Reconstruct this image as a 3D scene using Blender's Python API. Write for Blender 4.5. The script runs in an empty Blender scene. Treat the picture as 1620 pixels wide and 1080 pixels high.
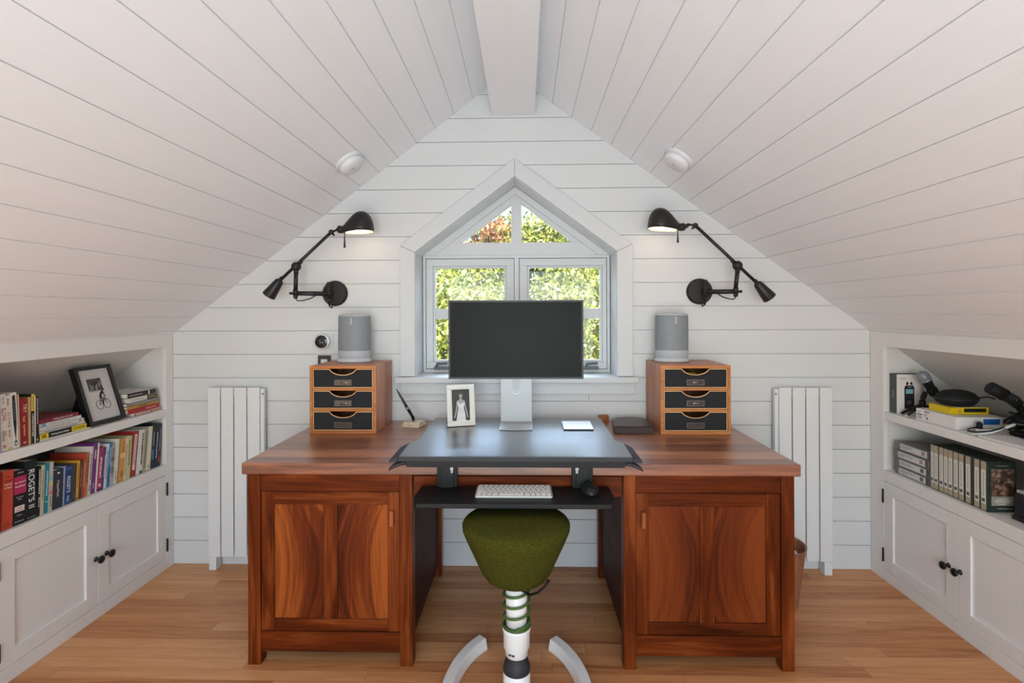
import bpy, bmesh, math, random
from mathutils import Matrix, Vector, Euler

random.seed(7)
SC = bpy.context.scene
COL = SC.collection
R = math.radians

# ------------------------------------------------------------------ camera
cam_data = bpy.data.cameras.new('camera')
cam = bpy.data.objects.new('camera', cam_data)
COL.objects.link(cam)
cam_data.sensor_width = 36.0
cam_data.lens = 820.0 / 1620.0 * 36.0
cam_data.shift_y = -46.0 / 1620.0
cam_data.clip_start = 0.05
cam.location = (0, 0, 1.32)
cam.rotation_euler = (Matrix.Rotation(math.atan(20 / 820), 4, 'Z') @ Matrix.Rotation(R(90), 4, 'X') @ Matrix.Rotation(R(-0.2), 4, 'Z')).to_euler()
SC.camera = cam

# ------------------------------------------------------------------ view, world, sun, daylight and fill lamps
SC.view_settings.view_transform = 'Standard'
SC.view_settings.look = 'None'
SC.view_settings.gamma = 1.0
SC.view_settings.use_curve_mapping = False
SC.view_settings.exposure = -0.08
SC.cycles.use_denoising = True
SC.cycles.max_bounces = 10
SC.cycles.diffuse_bounces = 6
SC.cycles.sample_clamp_indirect = 6.0

W = bpy.data.worlds.new('sky')
SC.world = W
W.use_nodes = True
wn = W.node_tree.nodes
bg = wn['Background']
sky = wn.new('ShaderNodeTexSky')
sky.sky_type = 'NISHITA'
sky.sun_disc = False
sky.sun_elevation = R(50)
sky.sun_rotation = R(200)
W.node_tree.links.new(sky.outputs[0], bg.inputs[0])
bg.inputs[1].default_value = 0.8

def lamp(name, kind, loc, target, energy, color=(1, 1, 1), **kw):
    d = bpy.data.lights.new(name, kind)
    o = bpy.data.objects.new(name, d)
    COL.objects.link(o)
    o.location = loc
    o.rotation_euler = (Vector(target) - Vector(loc)).to_track_quat('-Z', 'Y').to_euler()
    d.energy = energy
    d.color = color
    for k, v in kw.items():
        setattr(d, k, v)
    return o

lamp('sun', 'SUN', (4, -6, 9), (0, 8, 1), 8.0, (1.0, .95, .84), angle=R(1.0))
# added area lamps: assumed rear window, unseen ceiling fill, sky panel outside the gable
lamp('rear_window_standin', 'AREA', (-.05, -2.15, 1.15), (-.05, 2.0, .40), 58, (.70, .895, 1.0), shape='RECTANGLE', size=2.2, size_y=1.6)  # area lamp standing for an assumed window at the unseen end
lamp('added_ceiling_fill', 'AREA', (-.05, -.75, .55), (-.05, 1.05, 2.5), 15, (.64, .88, 1.0), shape='RECTANGLE', size=1.6, size_y=1.3, spread=R(102))  # added lamp that lifts the ceiling, not a fitting of the room
lamp('added_sky_panel', 'AREA', (-.05, 5.8, 3.45), (-.05, 2.2, .8), 850, (.60, .79, 1.0), shape='RECTANGLE', size=9.0, size_y=1.8)  # added panel out of view, brings bluish glare to platform and desk

# ------------------------------------------------------------------ helpers
class MB:
    """collects shapes, builds ONE mesh object"""
    def __init__(s):
        s.v = []; s.f = []; s.m = []; s.sm = []
        s.mi = 0; s.T = Matrix.Identity(4)
    def add(s, vs, fs, smooth=False):
        b = len(s.v)
        for p in vs:
            s.v.append(tuple(s.T @ Vector(p)))
        for f in fs:
            s.f.append([b + i for i in f]); s.m.append(s.mi); s.sm.append(smooth)
        return s
    def mat(s, i):
        s.mi = i; return s
    def box(s, x0, x1, y0, y1, z0, z1):
        if x0 > x1: x0, x1 = x1, x0
        if y0 > y1: y0, y1 = y1, y0
        if z0 > z1: z0, z1 = z1, z0
        return s.add([(x0, y0, z0), (x1, y0, z0), (x1, y1, z0), (x0, y1, z0), (x0, y0, z1), (x1, y0, z1), (x1, y1, z1), (x0, y1, z1)],
                     [(0, 3, 2, 1), (4, 5, 6, 7), (0, 1, 5, 4), (1, 2, 6, 5), (2, 3, 7, 6), (3, 0, 4, 7)])
    def prism(s, poly, axis, a, b, smooth=False):
        """polygon extruded along axis from a to b; poly coordinates are the other two axes in order"""
        def P(p, t):
            if axis == 'X': return (t, p[0], p[1])
            if axis == 'Y': return (p[0], t, p[1])
            return (p[0], p[1], t)
        n = len(poly)
        area = sum(poly[i][0] * poly[(i + 1) % n][1] - poly[(i + 1) % n][0] * poly[i][1] for i in range(n))
        pl = list(poly) if area > 0 else list(reversed(poly))
        vs = [P(p, a) for p in pl] + [P(p, b) for p in pl]
        fl = (axis == 'Y') != (a > b)
        lo = list(range(n)); hi = list(range(n, 2 * n))
        fs = [lo[::-1], hi] if not fl else [lo, hi[::-1]]
        sides = []
        for i in range(n):
            j = (i + 1) % n
            q = (i, j, n + j, n + i)
            sides.append(q if not fl else q[::-1])
        s.add(vs, fs)
        b0 = len(s.v) - 2 * n
        for q in sides:
            s.f.append([b0 + i for i in q]); s.m.append(s.mi); s.sm.append(smooth)
        return s
    def lathe(s, prof, n=32, c=(0, 0, 0), sx=1.0, sy=1.0, smooth=True, cap=True):
        vs = []; fs = []
        for (r, z) in prof:
            for k in range(n):
                a = 2 * math.pi * k / n
                vs.append((c[0] + r * sx * math.cos(a), c[1] + r * sy * math.sin(a), c[2] + z))
        m = len(prof)
        for i in range(m - 1):
            for k in range(n):
                k2 = (k + 1) % n
                fs.append((i * n + k, i * n + k2, (i + 1) * n + k2, (i + 1) * n + k))
        s.add(vs, fs, smooth)
        if cap:
            b0 = len(s.v) - m * n
            if prof[0][0] > 1e-6:
                s.f.append([b0 + k for k in range(n)][::-1]); s.m.append(s.mi); s.sm.append(False)
            if prof[-1][0] > 1e-6:
                s.f.append([b0 + (m - 1) * n + k for k in range(n)]); s.m.append(s.mi); s.sm.append(False)
        return s
    def tube(s, pts, r, n=10, closed=False, cap=True, flat=1.0):
        pts = [Vector(p) for p in pts]
        rs = r if isinstance(r, (list, tuple)) else [r] * len(pts)
        vs = []; fs = []
        N = len(pts)
        up = None
        for i, p in enumerate(pts):
            if closed: d = pts[(i + 1) % N] - pts[i - 1]
            else: d = pts[min(i + 1, N - 1)] - pts[max(i - 1, 0)]
            if d.length < 1e-9: d = Vector((0, 0, 1))
            d.normalize()
            if up is None:
                up = Vector((0, 0, 1)) if abs(d.z) < .9 else Vector((0, 1, 0))
            u = up - d * up.dot(d)
            if u.length < 1e-6: u = d.orthogonal()
            u.normalize(); up = u
            w = u.cross(d)
            for k in range(n):
                a = 2 * math.pi * k / n
                vs.append(tuple(p + (w * math.cos(a) + u * math.sin(a) * flat) * rs[i]))
        M = N if closed else N - 1
        for i in range(M):
            j = (i + 1) % N
            for k in range(n):
                k2 = (k + 1) % n
                fs.append((i * n + k, i * n + k2, j * n + k2, j * n + k))
        s.add(vs, fs, True)
        if cap and not closed:
            b0 = len(s.v) - N * n
            s.f.append([b0 + k for k in range(n)][::-1]); s.m.append(s.mi); s.sm.append(False)
            s.f.append([b0 + (N - 1) * n + k for k in range(n)]); s.m.append(s.mi); s.sm.append(False)
        return s
    def cyl(s, p0, p1, r0, r1=None, n=20):
        return s.tube([p0, p1], [r0, r0 if r1 is None else r1], n)
    def ball(s, c, r, n=16, sx=1, sy=1, sz=1):
        prof = [(r * math.sin(math.pi * i / 10), -r * sz * math.cos(math.pi * i / 10)) for i in range(11)]
        return s.lathe(prof, n, c, sx, sy)
    def rbox(s, x0, x1, y0, y1, z0, z1, r, n=5):
        """box with rounded vertical corners"""
        pts = []
        for cx, cy, a0 in ((x1 - r, y1 - r, 0), (x0 + r, y1 - r, 90), (x0 + r, y0 + r, 180), (x1 - r, y0 + r, 270)):
            for k in range(n + 1):
                a = R(a0 + 90 * k / n)
                pts.append((cx + r * math.cos(a), cy + r * math.sin(a)))
        return s.prism(pts, 'Z', z0, z1)
    def build(s, name, mats, parent=None, bevel=0.0, seg=2, world=True):
        me = bpy.data.meshes.new(name)
        me.from_pydata(s.v, [], s.f)
        if not isinstance(mats, (list, tuple)): mats = [mats]
        for m in mats: me.materials.append(m)
        me.polygons.foreach_set('material_index', s.m)
        me.polygons.foreach_set('use_smooth', s.sm)
        me.update()
        o = bpy.data.objects.new(name, me)
        COL.objects.link(o)
        if bevel > 0:
            b = o.modifiers.new('edge', 'BEVEL')
            b.width = bevel; b.segments = seg; b.limit_method = 'ANGLE'; b.angle_limit = R(40)
        if parent is not None:
            o.parent = parent
            if world:
                o.matrix_parent_inverse = Matrix.LocRotScale(parent.location, parent.rotation_euler, parent.scale).inverted()
        return o

def tag(o, label, cat, group=None, kind=None):
    o['label'] = label; o['category'] = cat
    if group: o['group'] = group
    if kind: o['kind'] = kind
    return o

def thing(name, label, cat, loc=(0, 0, 0), group=None, kind=None):
    o = bpy.data.objects.new(name, None)
    o.empty_display_size = .05
    COL.objects.link(o)
    o.location = loc
    return tag(o, label, cat, group, kind)

def children(o):
    return [c for c in bpy.data.objects if c.parent == o]

def copy_tree(o, parent=None):
    c = o.copy(); COL.objects.link(c)
    if parent is not None: c.parent = parent
    for ch in children(o): copy_tree(ch, c)
    return c

# lettering: built-in font turned into a mesh; basis maps local x, y to world directions
def letters(name, string, size, m, parent, origin, ex, ey, extrude=.0003, align='CENTER', squash=1.0, world=True):
    cu = bpy.data.curves.new(name, 'FONT')
    cu.body = string; cu.size = size; cu.align_x = align; cu.align_y = 'CENTER'; cu.extrude = extrude
    tmp = bpy.data.objects.new(name, cu)
    COL.objects.link(tmp)
    dg = bpy.context.evaluated_depsgraph_get()
    me = bpy.data.meshes.new_from_object(tmp.evaluated_get(dg))
    bpy.data.objects.remove(tmp); bpy.data.curves.remove(cu)
    ex = Vector(ex).normalized(); ey = Vector(ey).normalized(); ez = ex.cross(ey)
    M = Matrix((ex, ey, ez)).transposed().to_4x4()
    M.translation = Vector(origin)
    me.transform(M @ Matrix.Diagonal((squash, 1, 1, 1)))
    me.materials.clear(); me.materials.append(m)
    o = bpy.data.objects.new(name, me)
    COL.objects.link(o)
    if parent is not None:
        o.parent = parent
        if world:
            o.matrix_parent_inverse = Matrix.LocRotScale(parent.location, parent.rotation_euler, parent.scale).inverted()
    return o

# ------------------------------------------------------------------ materials
def srgb(r, g=None, b=None):
    if g is None:
        h = r.lstrip('#'); r, g, b = (int(h[i:i + 2], 16) for i in (0, 2, 4))
    def f(c):
        c /= 255
        return c / 12.92 if c <= .04045 else ((c + .055) / 1.055) ** 2.4
    return (f(r), f(g), f(b), 1)

class NT:
    def __init__(s, name):
        s.m = bpy.data.materials.new(name); s.m.use_nodes = True
        s.t = s.m.node_tree; s.b = s.t.nodes['Principled BSDF']
    def n(s, k, **kw):
        o = s.t.nodes.new(k)
        for a, v in kw.items(): setattr(o, a, v)
        return o
    def l(s, a, b): s.t.links.new(a, b)
    def math(s, op, a, b=None):
        o = s.n('ShaderNodeMath', operation=op)
        for i, x in enumerate((a, b)):
            if x is None: continue
            if isinstance(x, (int, float)): o.inputs[i].default_value = x
            else: s.l(x, o.inputs[i])
        return o.outputs[0]
    def mix(s, f, a, b, mode='MIX'):
        o = s.n('ShaderNodeMix', data_type='RGBA', blend_type=mode)
        for sock, x in ((o.inputs[0], f), (o.inputs[6], a), (o.inputs[7], b)):
            if isinstance(x, (int, float, tuple)): sock.default_value = x
            else: s.l(x, sock)
        return o.outputs[2]
    def ramp(s, f, stops):
        o = s.n('ShaderNodeValToRGB')
        e = o.color_ramp.elements
        while len(e) < len(stops): e.new(.5)
        for el, (p, c) in zip(e, stops): el.position = p; el.color = c
        s.l(f, o.inputs[0]); return o.outputs[0]
    def coords(s, scale=(1, 1, 1), rot=(0, 0, 0)):
        t = s.n('ShaderNodeTexCoord'); m = s.n('ShaderNodeMapping')
        m.inputs['Scale'].default_value = scale; m.inputs['Rotation'].default_value = rot
        s.l(t.outputs['Object'], m.inputs[0]); return m.outputs[0]
    def noise(s, vec, scale=5, detail=4, rough=.55, dist=0.0):
        o = s.n('ShaderNodeTexNoise')
        o.inputs['Scale'].default_value = scale; o.inputs['Detail'].default_value = detail
        o.inputs['Roughness'].default_value = rough; o.inputs['Distortion'].default_value = dist
        s.l(vec, o.inputs['Vector']); return o.outputs[0]
    def bump(s, h, strength=.1, dist=.002):
        o = s.n('ShaderNodeBump'); o.inputs['Strength'].default_value = strength; o.inputs['Distance'].default_value = dist
        s.l(h, o.inputs['Height']); s.l(o.outputs[0], s.b.inputs['Normal'])

CACHE = {}
def paint(col, rough=.5, spec=.4, metal=0.0, var=.04, key=None):
    """plain painted, printed or moulded surface with a faint procedural variation"""
    k = (col, rough, spec, metal, var)
    if k in CACHE: return CACHE[k]
    t = NT(key or 'paint')
    c = srgb(col) if isinstance(col, str) else col
    nz = t.noise(t.coords((1, 1, 1)), 60, 3)
    lo = tuple(x * (1 - var) for x in c[:3]) + (1,); hi = tuple(min(1, x * (1 + var)) for x in c[:3]) + (1,)
    t.l(t.ramp(nz, [(.3, lo), (.7, hi)]), t.b.inputs['Base Color'])
    t.b.inputs['Roughness'].default_value = rough
    t.b.inputs['Specular IOR Level'].default_value = spec
    t.b.inputs['Metallic'].default_value = metal
    CACHE[k] = t.m
    return t.m

def wood(name, axis, dark, mid, light, s=1.0, rough=.38, plank=None, figure=0.0, spec=.4):
    t = NT(name)
    ax = 'XYZ'.index(axis)
    sc = [9 * s] * 3; sc[ax] = .9 * s
    v = t.coords(tuple(sc))
    n1 = t.noise(v, 1.6, 6, .6, 1.2 + figure)
    fs = [160 * s] * 3; fs[ax] = 5 * s
    n2 = t.noise(t.coords(tuple(fs)), 1.0, 3, .6)
    fac = t.math('ADD', t.math('MULTIPLY', n1, .8), t.math('MULTIPLY', n2, .2))
    if plank:
        pax, pw = plank
        sep = t.n('ShaderNodeSeparateXYZ'); tc = t.n('ShaderNodeTexCoord')
        t.l(tc.outputs['Object'], sep.inputs[0])
        row = t.math('FLOOR', t.math('DIVIDE', sep.outputs['XYZ'.index(pax)], pw))
        wn_ = t.n('ShaderNodeTexWhiteNoise', noise_dimensions='1D')
        t.l(row, wn_.inputs['W'])
        fac = t.math('ADD', fac, t.math('MULTIPLY', t.math('SUBTRACT', wn_.outputs[0], .5), .22))
    col = t.ramp(fac, [(.34, dark), (.5, mid), (.67, light)])
    t.l(col, t.b.inputs['Base Color'])
    t.b.inputs['Roughness'].default_value = rough
    t.b.inputs['Specular IOR Level'].default_value = spec
    t.bump(n2, .08, .001)
    return t.m

def figured(name, dark, mid, light, cx, flip=1):
    """book-matched walnut panel: cathedral figure around a bowed centre line"""
    t = NT(name)
    v = t.coords((1, 1, 1))
    sep = t.n('ShaderNodeSeparateXYZ'); t.l(v, sep.inputs[0])
    x = t.math('SUBTRACT', sep.outputs[0], cx)
    z = t.math('SUBTRACT', sep.outputs[2], .36)
    bow = t.math('MULTIPLY', t.math('MULTIPLY', z, z), 1.1 * flip)
    wob = t.math('MULTIPLY', t.math('SUBTRACT', t.noise(t.coords((1, 1, .4)), 6, 2, .4), .5), .085)
    u = t.math('ADD', t.math('ADD', x, bow), wob)
    c = t.n('ShaderNodeCombineXYZ'); t.l(t.math('MULTIPLY', u, 26), c.inputs[0]); t.l(t.math('MULTIPLY', z, .55), c.inputs[2])
    n1 = t.noise(c.outputs[0], .5, 4, .6)
    n2 = t.noise(t.coords((170, 170, 6)), 1, 3)
    fac = t.math('ADD', t.math('MULTIPLY', n1, .85), t.math('MULTIPLY', n2, .15))
    fac = t.math('SUBTRACT', fac, t.math('MULTIPLY', x, 1.0 * flip))
    t.l(t.ramp(fac, [(.37, dark), (.5, mid), (.62, light)]), t.b.inputs['Base Color'])
    t.b.inputs['Roughness'].default_value = .36
    t.b.inputs['Specular IOR Level'].default_value = .15
    t.bump(n2, .06, .001)
    return t.m

def floor_mat():
    t = NT('floor_planks')
    tc = t.n('ShaderNodeTexCoord'); sep = t.n('ShaderNodeSeparateXYZ'); t.l(tc.outputs['Object'], sep.inputs[0])
    yw = t.math('DIVIDE', sep.outputs[1], .0575)
    row = t.math('FLOOR', yw)
    w1 = t.n('ShaderNodeTexWhiteNoise', noise_dimensions='1D'); t.l(row, w1.inputs['W'])
    xs = t.math('ADD', t.math('DIVIDE', sep.outputs[0], 1.15), t.math('MULTIPLY', w1.outputs[0], 7))
    colm = t.math('FLOOR', xs)
    cv = t.n('ShaderNodeCombineXYZ'); t.l(row, cv.inputs[0]); t.l(colm, cv.inputs[1])
    w2 = t.n('ShaderNodeTexWhiteNoise', noise_dimensions='3D'); t.l(cv.outputs[0], w2.inputs['Vector'])
    cv2 = t.n('ShaderNodeCombineXYZ')
    t.l(t.math('ADD', t.math('MULTIPLY', sep.outputs[0], 1.3), t.math('MULTIPLY', w2.outputs[0], 31)), cv2.inputs[0])
    t.l(t.math('MULTIPLY', sep.outputs[1], 16), cv2.inputs[1]); t.l(t.math('MULTIPLY', row, 3.1), cv2.inputs[2])
    n1 = t.noise(cv2.outputs[0], 2.0, 6, .62, .9)
    fac = t.math('ADD', t.math('MULTIPLY', n1, .7), t.math('MULTIPLY', w2.outputs[0], .34))
    col = t.ramp(fac, [(.22, srgb(154, 92, 52)), (.42, srgb(194, 132, 84)), (.6, srgb(210, 150, 100)), (.85, srgb(224, 172, 124))])
    fy = t.math('FRACT', yw); fx = t.math('FRACT', xs)
    gap = t.math('MAXIMUM', t.math('LESS_THAN', fy, .02), t.math('LESS_THAN', fx, .0015))
    col = t.mix(t.math('MULTIPLY', gap, .55), col, srgb(80, 48, 28))
    t.l(col, t.b.inputs['Base Color'])
    t.b.inputs['Roughness'].default_value = .42
    t.b.inputs['Specular IOR Level'].default_value = .35
    t.bump(t.math('SUBTRACT', n1, gap), .05, .001)
    return t.m

def board_paint(name, col, axis):
    """white paint over boards, each board a hair different"""
    t = NT(name)
    sc = [14, 14, 14]; sc['XYZ'.index(axis)] = .8
    n1 = t.noise(t.coords(tuple(sc)), 1.5, 4)
    c = srgb(col)
    t.l(t.ramp(n1, [(.3, tuple(x * .975 for x in c[:3]) + (1,)), (.7, c)]), t.b.inputs['Base Color'])
    t.b.inputs['Roughness'].default_value = .55
    t.b.inputs['Specular IOR Level'].default_value = .3
    t.bump(n1, .05, .002)
    return t.m

def emit(name, col, strength):
    t = NT(name)
    t.b.inputs['Base Color'].default_value = col
    t.b.inputs['Emission Color'].default_value = col
    t.b.inputs['Emission Strength'].default_value = strength
    return t.m

WALLP = board_paint('wall_paint_dimmed', 'd9d9d8', 'X')  # same white as the ceiling, darkened in colour to read less lit
CEILP = board_paint('ceiling_paint', 'f0f1f3', 'Y')
TRIM = paint('d2d2d2', .4, .4, var=.01)
CABP = paint('e4e1dd', .45, .4, var=.012)
CABIN = paint('d9d6d2', .5, .3, var=.012)
RADW = paint('e2e2e1', .35, .45, var=.01)
BLACK = paint('0c0c0c', .45, .3)
MATTE = paint('171717', .7, .3)
BRONZE = paint('2b2828', .42, .5, .35)
DKGREY = paint('2c2d30', .55, .4)
STEEL = paint('9a9c9e', .4, .5, .5)
ALU = paint('d4d6d8', .35, .5, .55)
WHITEPL = paint('e2e2e3', .35, .5, var=.01)
PAPER = paint('d9cdb8', .85, .2)
PAPERW = paint('e2dccf', .85, .2)
D, M_, L_ = srgb(55, 18, 3), srgb(98, 40, 9), srgb(140, 72, 31)
WALX = wood('walnut_across', 'X', D, M_, L_, spec=.13)
WALZ = wood('walnut_upright', 'Z', D, M_, L_, spec=.13)
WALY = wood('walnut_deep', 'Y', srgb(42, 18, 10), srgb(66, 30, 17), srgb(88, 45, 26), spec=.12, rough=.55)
WTOP = wood('walnut_top_glare', 'X', srgb(106, 54, 28), srgb(154, 90, 55), srgb(192, 126, 88), plank=('Y', .105), rough=.4, spec=.6)  # paler than the other walnut: window glare is in the base colour
WTOP.node_tree.nodes['Principled BSDF'].inputs['Coat Weight'].default_value = 1.0
WTOP.node_tree.nodes['Principled BSDF'].inputs['Coat Roughness'].default_value = .34
CHERRY = wood('cherry_front', 'X', srgb(160, 92, 44), srgb(188, 116, 60), srgb(206, 138, 78), 1.4)
CHERRYZ = wood('cherry_side_glare', 'Z', srgb(146, 84, 54), srgb(178, 112, 76), srgb(198, 138, 102), 1.2)  # pinkish window glare on the sides is mixed into this colour
EDGEW = wood('pale_edge', 'X', srgb(206, 150, 92), srgb(224, 172, 116), srgb(236, 190, 136), 2)
# ------------------------------------------------------------------ the room shell
BW = 2.693          # inner face of the gable wall
REAR = -2.4
WXL, WXR = -1.855, 1.762
RX, RZ = -.08, 2.571
SLL, SLR = .765, .731
def zl(x): return 1.217 + SLL * (x + 1.85)
def zr(x): return 1.225 - SLR * (x - 1.7558)

def structure(o, label, cat):
    return tag(o, label, cat, kind='structure')

structure(MB().box(-2.5, 2.4, REAR - .1, BW + .02, -.06, 0).build('floor', floor_mat()),
          'light brown narrow plank wood floor', 'floor')

# gable wall: painted boards with narrow gaps, a pentagon opening for the window
OPEN = [(-.5697, .985), (-.5697, 1.632), (-.05, 2.02), (.475, 1.632), (.475, .985)]
def open_at(z):
    if z < .985 or z > 2.0199: return None
    if z <= 1.632: return (-.5697, .475)
    f = (z - 1.632) / (2.02 - 1.632)
    return (-.5697 + f * .5197, .475 - f * .525)
def gab(z):
    if z < 1.24: return (-1.93, 1.84)
    return (-1.85 + (z - 1.217) / SLL - .02, 1.7558 - (z - 1.225) / SLR + .02)
JX = .3305
wl = [0.0] + [.1237 + .1226 * k for k in range(20)] + [2.585]
def wall_slab(mb, za, zb, y0, y1):
    cuts = sorted({za, zb, *[c for c in (.985, 1.24, 1.632, 2.0199) if za < c < zb]})
    for a, b in zip(cuts, cuts[1:]):
        mid = (a + b) / 2
        ga, gb = gab(a + 1e-6), gab(b - 1e-6)
        if open_at(mid) is None:
            mb.prism([(ga[0], a), (ga[1], a), (gb[1], b), (gb[0], b)], 'Y', y0, y1)
        else:
            oa, ob = open_at(a + 1e-6), open_at(b - 1e-6)
            mb.prism([(ga[0], a), (oa[0], a), (ob[0], b), (gb[0], b)], 'Y', y0, y1)
            mb.prism([(oa[1], a), (ga[1], a), (gb[1], b), (ob[1], b)], 'Y', y0, y1)
mb = MB()
for a, b in zip(wl, wl[1:]):
    if b - a < .01: continue
    if .85 < a < .87:      # this board is jointed under the window
        mb.box(-1.93, JX - .0008, BW, BW + .012, a + .0014, b - .0014); mb.box(JX + .0008, 1.84, BW, BW + .012, a + .0014, b - .0014)
        continue
    wall_slab(mb, a + .0014, b - .0014, BW, BW + .012)
wall_slab(mb, 0, 2.58, BW + .012, BW + .16)
structure(mb.build('wall_back', WALLP), 'white painted horizontal board gable wall around the window', 'wall')

# sloped board ceiling with grooves, closed above by the roof
def slope_profile(xs, zf, sgn, nx, nz):
    pts = []
    for i, x in enumerate(xs):
        if i in (0, len(xs) - 1):
            pts.append((x, zf(x)))
        else:
            g = .0015
            for dx, dep in ((-g, 0), (-g * .9, .006), (g * .9, .006), (g, 0)):
                pts.append((x + dx * sgn + nx * dep, zf(x + dx * sgn) + nz * dep))
    return pts
XLs = [RX] + [-.265 + .0981 + .0] + [-.265 - .0981 * k for k in range(17)] + [-1.862]
XRs = [RX] + [.148 - .0996] + [.148 + .0996 * k for k in range(17)] + [1.769]
nl = math.hypot(SLL, 1); nr = math.hypot(SLR, 1)
mb = MB()
for prof, flip in ((slope_profile(XLs, zl, -1, -SLL / nl, 1 / nl), False), (slope_profile(XRs, zr, 1, SLR / nr, 1 / nr), True)):
    vs = [(x, REAR, z) for x, z in prof] + [(x, BW, z) for x, z in prof]
    n = len(prof)
    fs = []
    for i in range(n - 1):
        q = (i, i + 1, n + i + 1, n + i)
        fs.append(q if flip else q[::-1])
    mb.add(vs, fs)
mb.prism([(RX, RZ + .03), (RX, RZ + .2), (-3.0, zl(-3.0) + .2), (-3.0, zl(-3.0) + .03)], 'Y', REAR - .2, BW + .16)
mb.prism([(RX, RZ + .03), (RX, RZ + .2), (2.9, zr(2.9) + .2), (2.9, zr(2.9) + .03)], 'Y', REAR - .2, BW + .16)
structure(mb.build('ceiling', CEILP), 'white board ceiling sloping down on both sides of the ridge beam', 'ceiling')

structure(MB().prism([(-.167, 2.343), (.056, 2.343), (.056, zr(.056) + .01), (RX, RZ + .01), (-.167, zl(-.167) + .01)], 'Y', REAR, BW - .001).build('trim_1', CEILP, bevel=.003),
          'boxed white ridge beam under the peak of the ceiling', 'beam')

# low side walls and the rear gable behind the camera
structure(MB().box(WXL - .05, WXL, REAR, 1.69, 0, 1.215).build('wall_left', WALLP), 'low white side wall beyond the book shelves', 'wall')
structure(MB().box(WXR, WXR + .05, REAR, 1.69, 0, 1.222).build('wall_right', WALLP), 'low white side wall beyond the equipment shelves', 'wall')
mb = MB()
mb.box(-2.5, -1.25, REAR - .1, REAR, 0, 1.75); mb.box(1.15, 2.4, REAR - .1, REAR, 0, 1.75)
mb.box(-1.25, 1.15, REAR - .1, REAR, 0, .55)
mb.prism([(-1.25, 1.75), (-1.25, 2.35), (1.15, 2.35), (1.15, 1.75)][::1], 'Y', REAR - .1, REAR) if False else None
mb.prism([(-2.6, 1.75), (2.5, 1.75), (RX, 2.75)], 'Y', REAR - .1, REAR)
structure(mb.build('wall_front', WALLP), 'white gable wall behind the camera with a wide window opening', 'wall')
structure(MB().box(-30, 30, 2.9, 40, -3.3, -3.2).build('ground', paint('6f7f45', .9, .1, var=.3)), 'grassy ground far below the window', 'ground')

# ------------------------------------------------------------------ gable window
win = thing('window_1', 'white pentagon window with two casements under a triangular transom', 'window', (-.05, BW, .985), kind='structure')
Y0 = BW - .02
cas = MB()
cas.prism([(-.646, .99), (-.5697, .99), (-.5697, 1.632), (-.646, 1.668)], 'Y', Y0, BW - .0005)
cas.prism([(.475, .99), (.5555, .99), (.5555, 1.668), (.475, 1.632)], 'Y', Y0, BW - .0005)
cas.prism([(-.646, 1.6695), (-.5697, 1.6335), (-.05, 2.0215), (-.05, 2.115)], 'Y', Y0, BW - .0005)
cas.prism([(-.0488, 2.115), (-.0488, 2.0215), (.475, 1.6335), (.5555, 1.6695)], 'Y', Y0, BW - .0005)
cas.build('casing', TRIM, win, bevel=.0015)
# jamb lining between wall face and sash
jm = MB()
def band(pts, y0, y1, th):
    for (a, b) in zip(pts, pts[1:]):
        dx, dz = b[0] - a[0], b[1] - a[1]; L = math.hypot(dx, dz); n = (-dz / L * th, dx / L * th)
        jm.prism([a, b, (b[0] + n[0], b[1] + n[1]), (a[0] + n[0], a[1] + n[1])], 'Y', y0, y1)
band([(-.5672, .9855), (-.5672, 1.6308), (-.05, 2.0168), (.4725, 1.6308), (.4725, .9855)], BW - .004, BW + .26, .0022)
jm.build('jamb', TRIM, win)
MB().box(-.668, .58, BW - .05, BW + .26, .958, .9878).build('window_sill', TRIM, win, bevel=.004)
MB().box(-.6452, .5667, BW - .02, BW - .0005, .899, .957).build('apron', TRIM, win, bevel=.002)
YS = BW + .17
fr = MB()
def ring(mb, x0, x1, z0, z1, w, y, yb):
    mb.box(x0, x1, y, yb, z0, z0 + w); mb.box(x0, x1, y, yb, z1 - w, z1)
    mb.box(x0, x0 + w, y, yb, z0 + w, z1 - w); mb.box(x1 - w, x1, y, yb, z0 + w, z1 - w)
# outer frame with transom bar and slanted head
fr.box(-.5637, -.549, YS, YS + .05, .9885, 1.636); fr.box(.454, .469, YS, YS + .05, .9885, 1.636)
for bx in ((-.5637, -.53), (-.075, -.012), (.435, .469)):
    fr.box(bx[0], bx[1], YS + .056, YS + .066, .99, 1.64)
for bz in ((.99, 1.03), (1.59, 1.66)):
    fr.box(-.5637, .469, YS + .0561, YS + .066, bz[0], bz[1])
fr.box(-.549, .454, YS, YS + .05, .9885, 1.006)
fr.box(-.056, -.030, YS - .004, YS + .05, 1.006, 1.620)
fr.box(-.549, .454, YS, YS + .05, 1.620, 1.637)
fr.prism([(-.5637, 1.637), (.469, 1.637), (.375, 1.7065), (-.457, 1.7065)], 'Y', YS + .006, YS + .05)
fr.prism([(-.5637, 1.6365), (-.05, 2.0145), (-.05, 1.975), (-.50, 1.6372)], 'Y', YS - .004, YS + .05)
fr.prism([(.469, 1.6365), (-.05, 2.0145), (-.05, 1.975), (.405, 1.6372)], 'Y', YS - .004, YS + .05)
fr.prism([(-.50, 1.6372), (-.05, 1.975), (-.05, 1.933), (-.3523, 1.7065), (-.36, 1.66)], 'Y', YS + .008, YS + .05)
fr.prism([(.405, 1.6372), (-.05, 1.975), (-.05, 1.949), (-.0155, 1.923), (.2722, 1.7068), (.28, 1.66)], 'Y', YS + .008, YS + .05)
fr.box(-.0725, -.0155, YS + .004, YS + .05, 1.70, 1.95)
fr.build('window_frame', TRIM, win, bevel=.0015)
GL = NT('window_glass')
tr = GL.n('ShaderNodeBsdfTransparent'); gs = GL.n('ShaderNodeBsdfGlossy'); gs.inputs['Roughness'].default_value = .0
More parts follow.
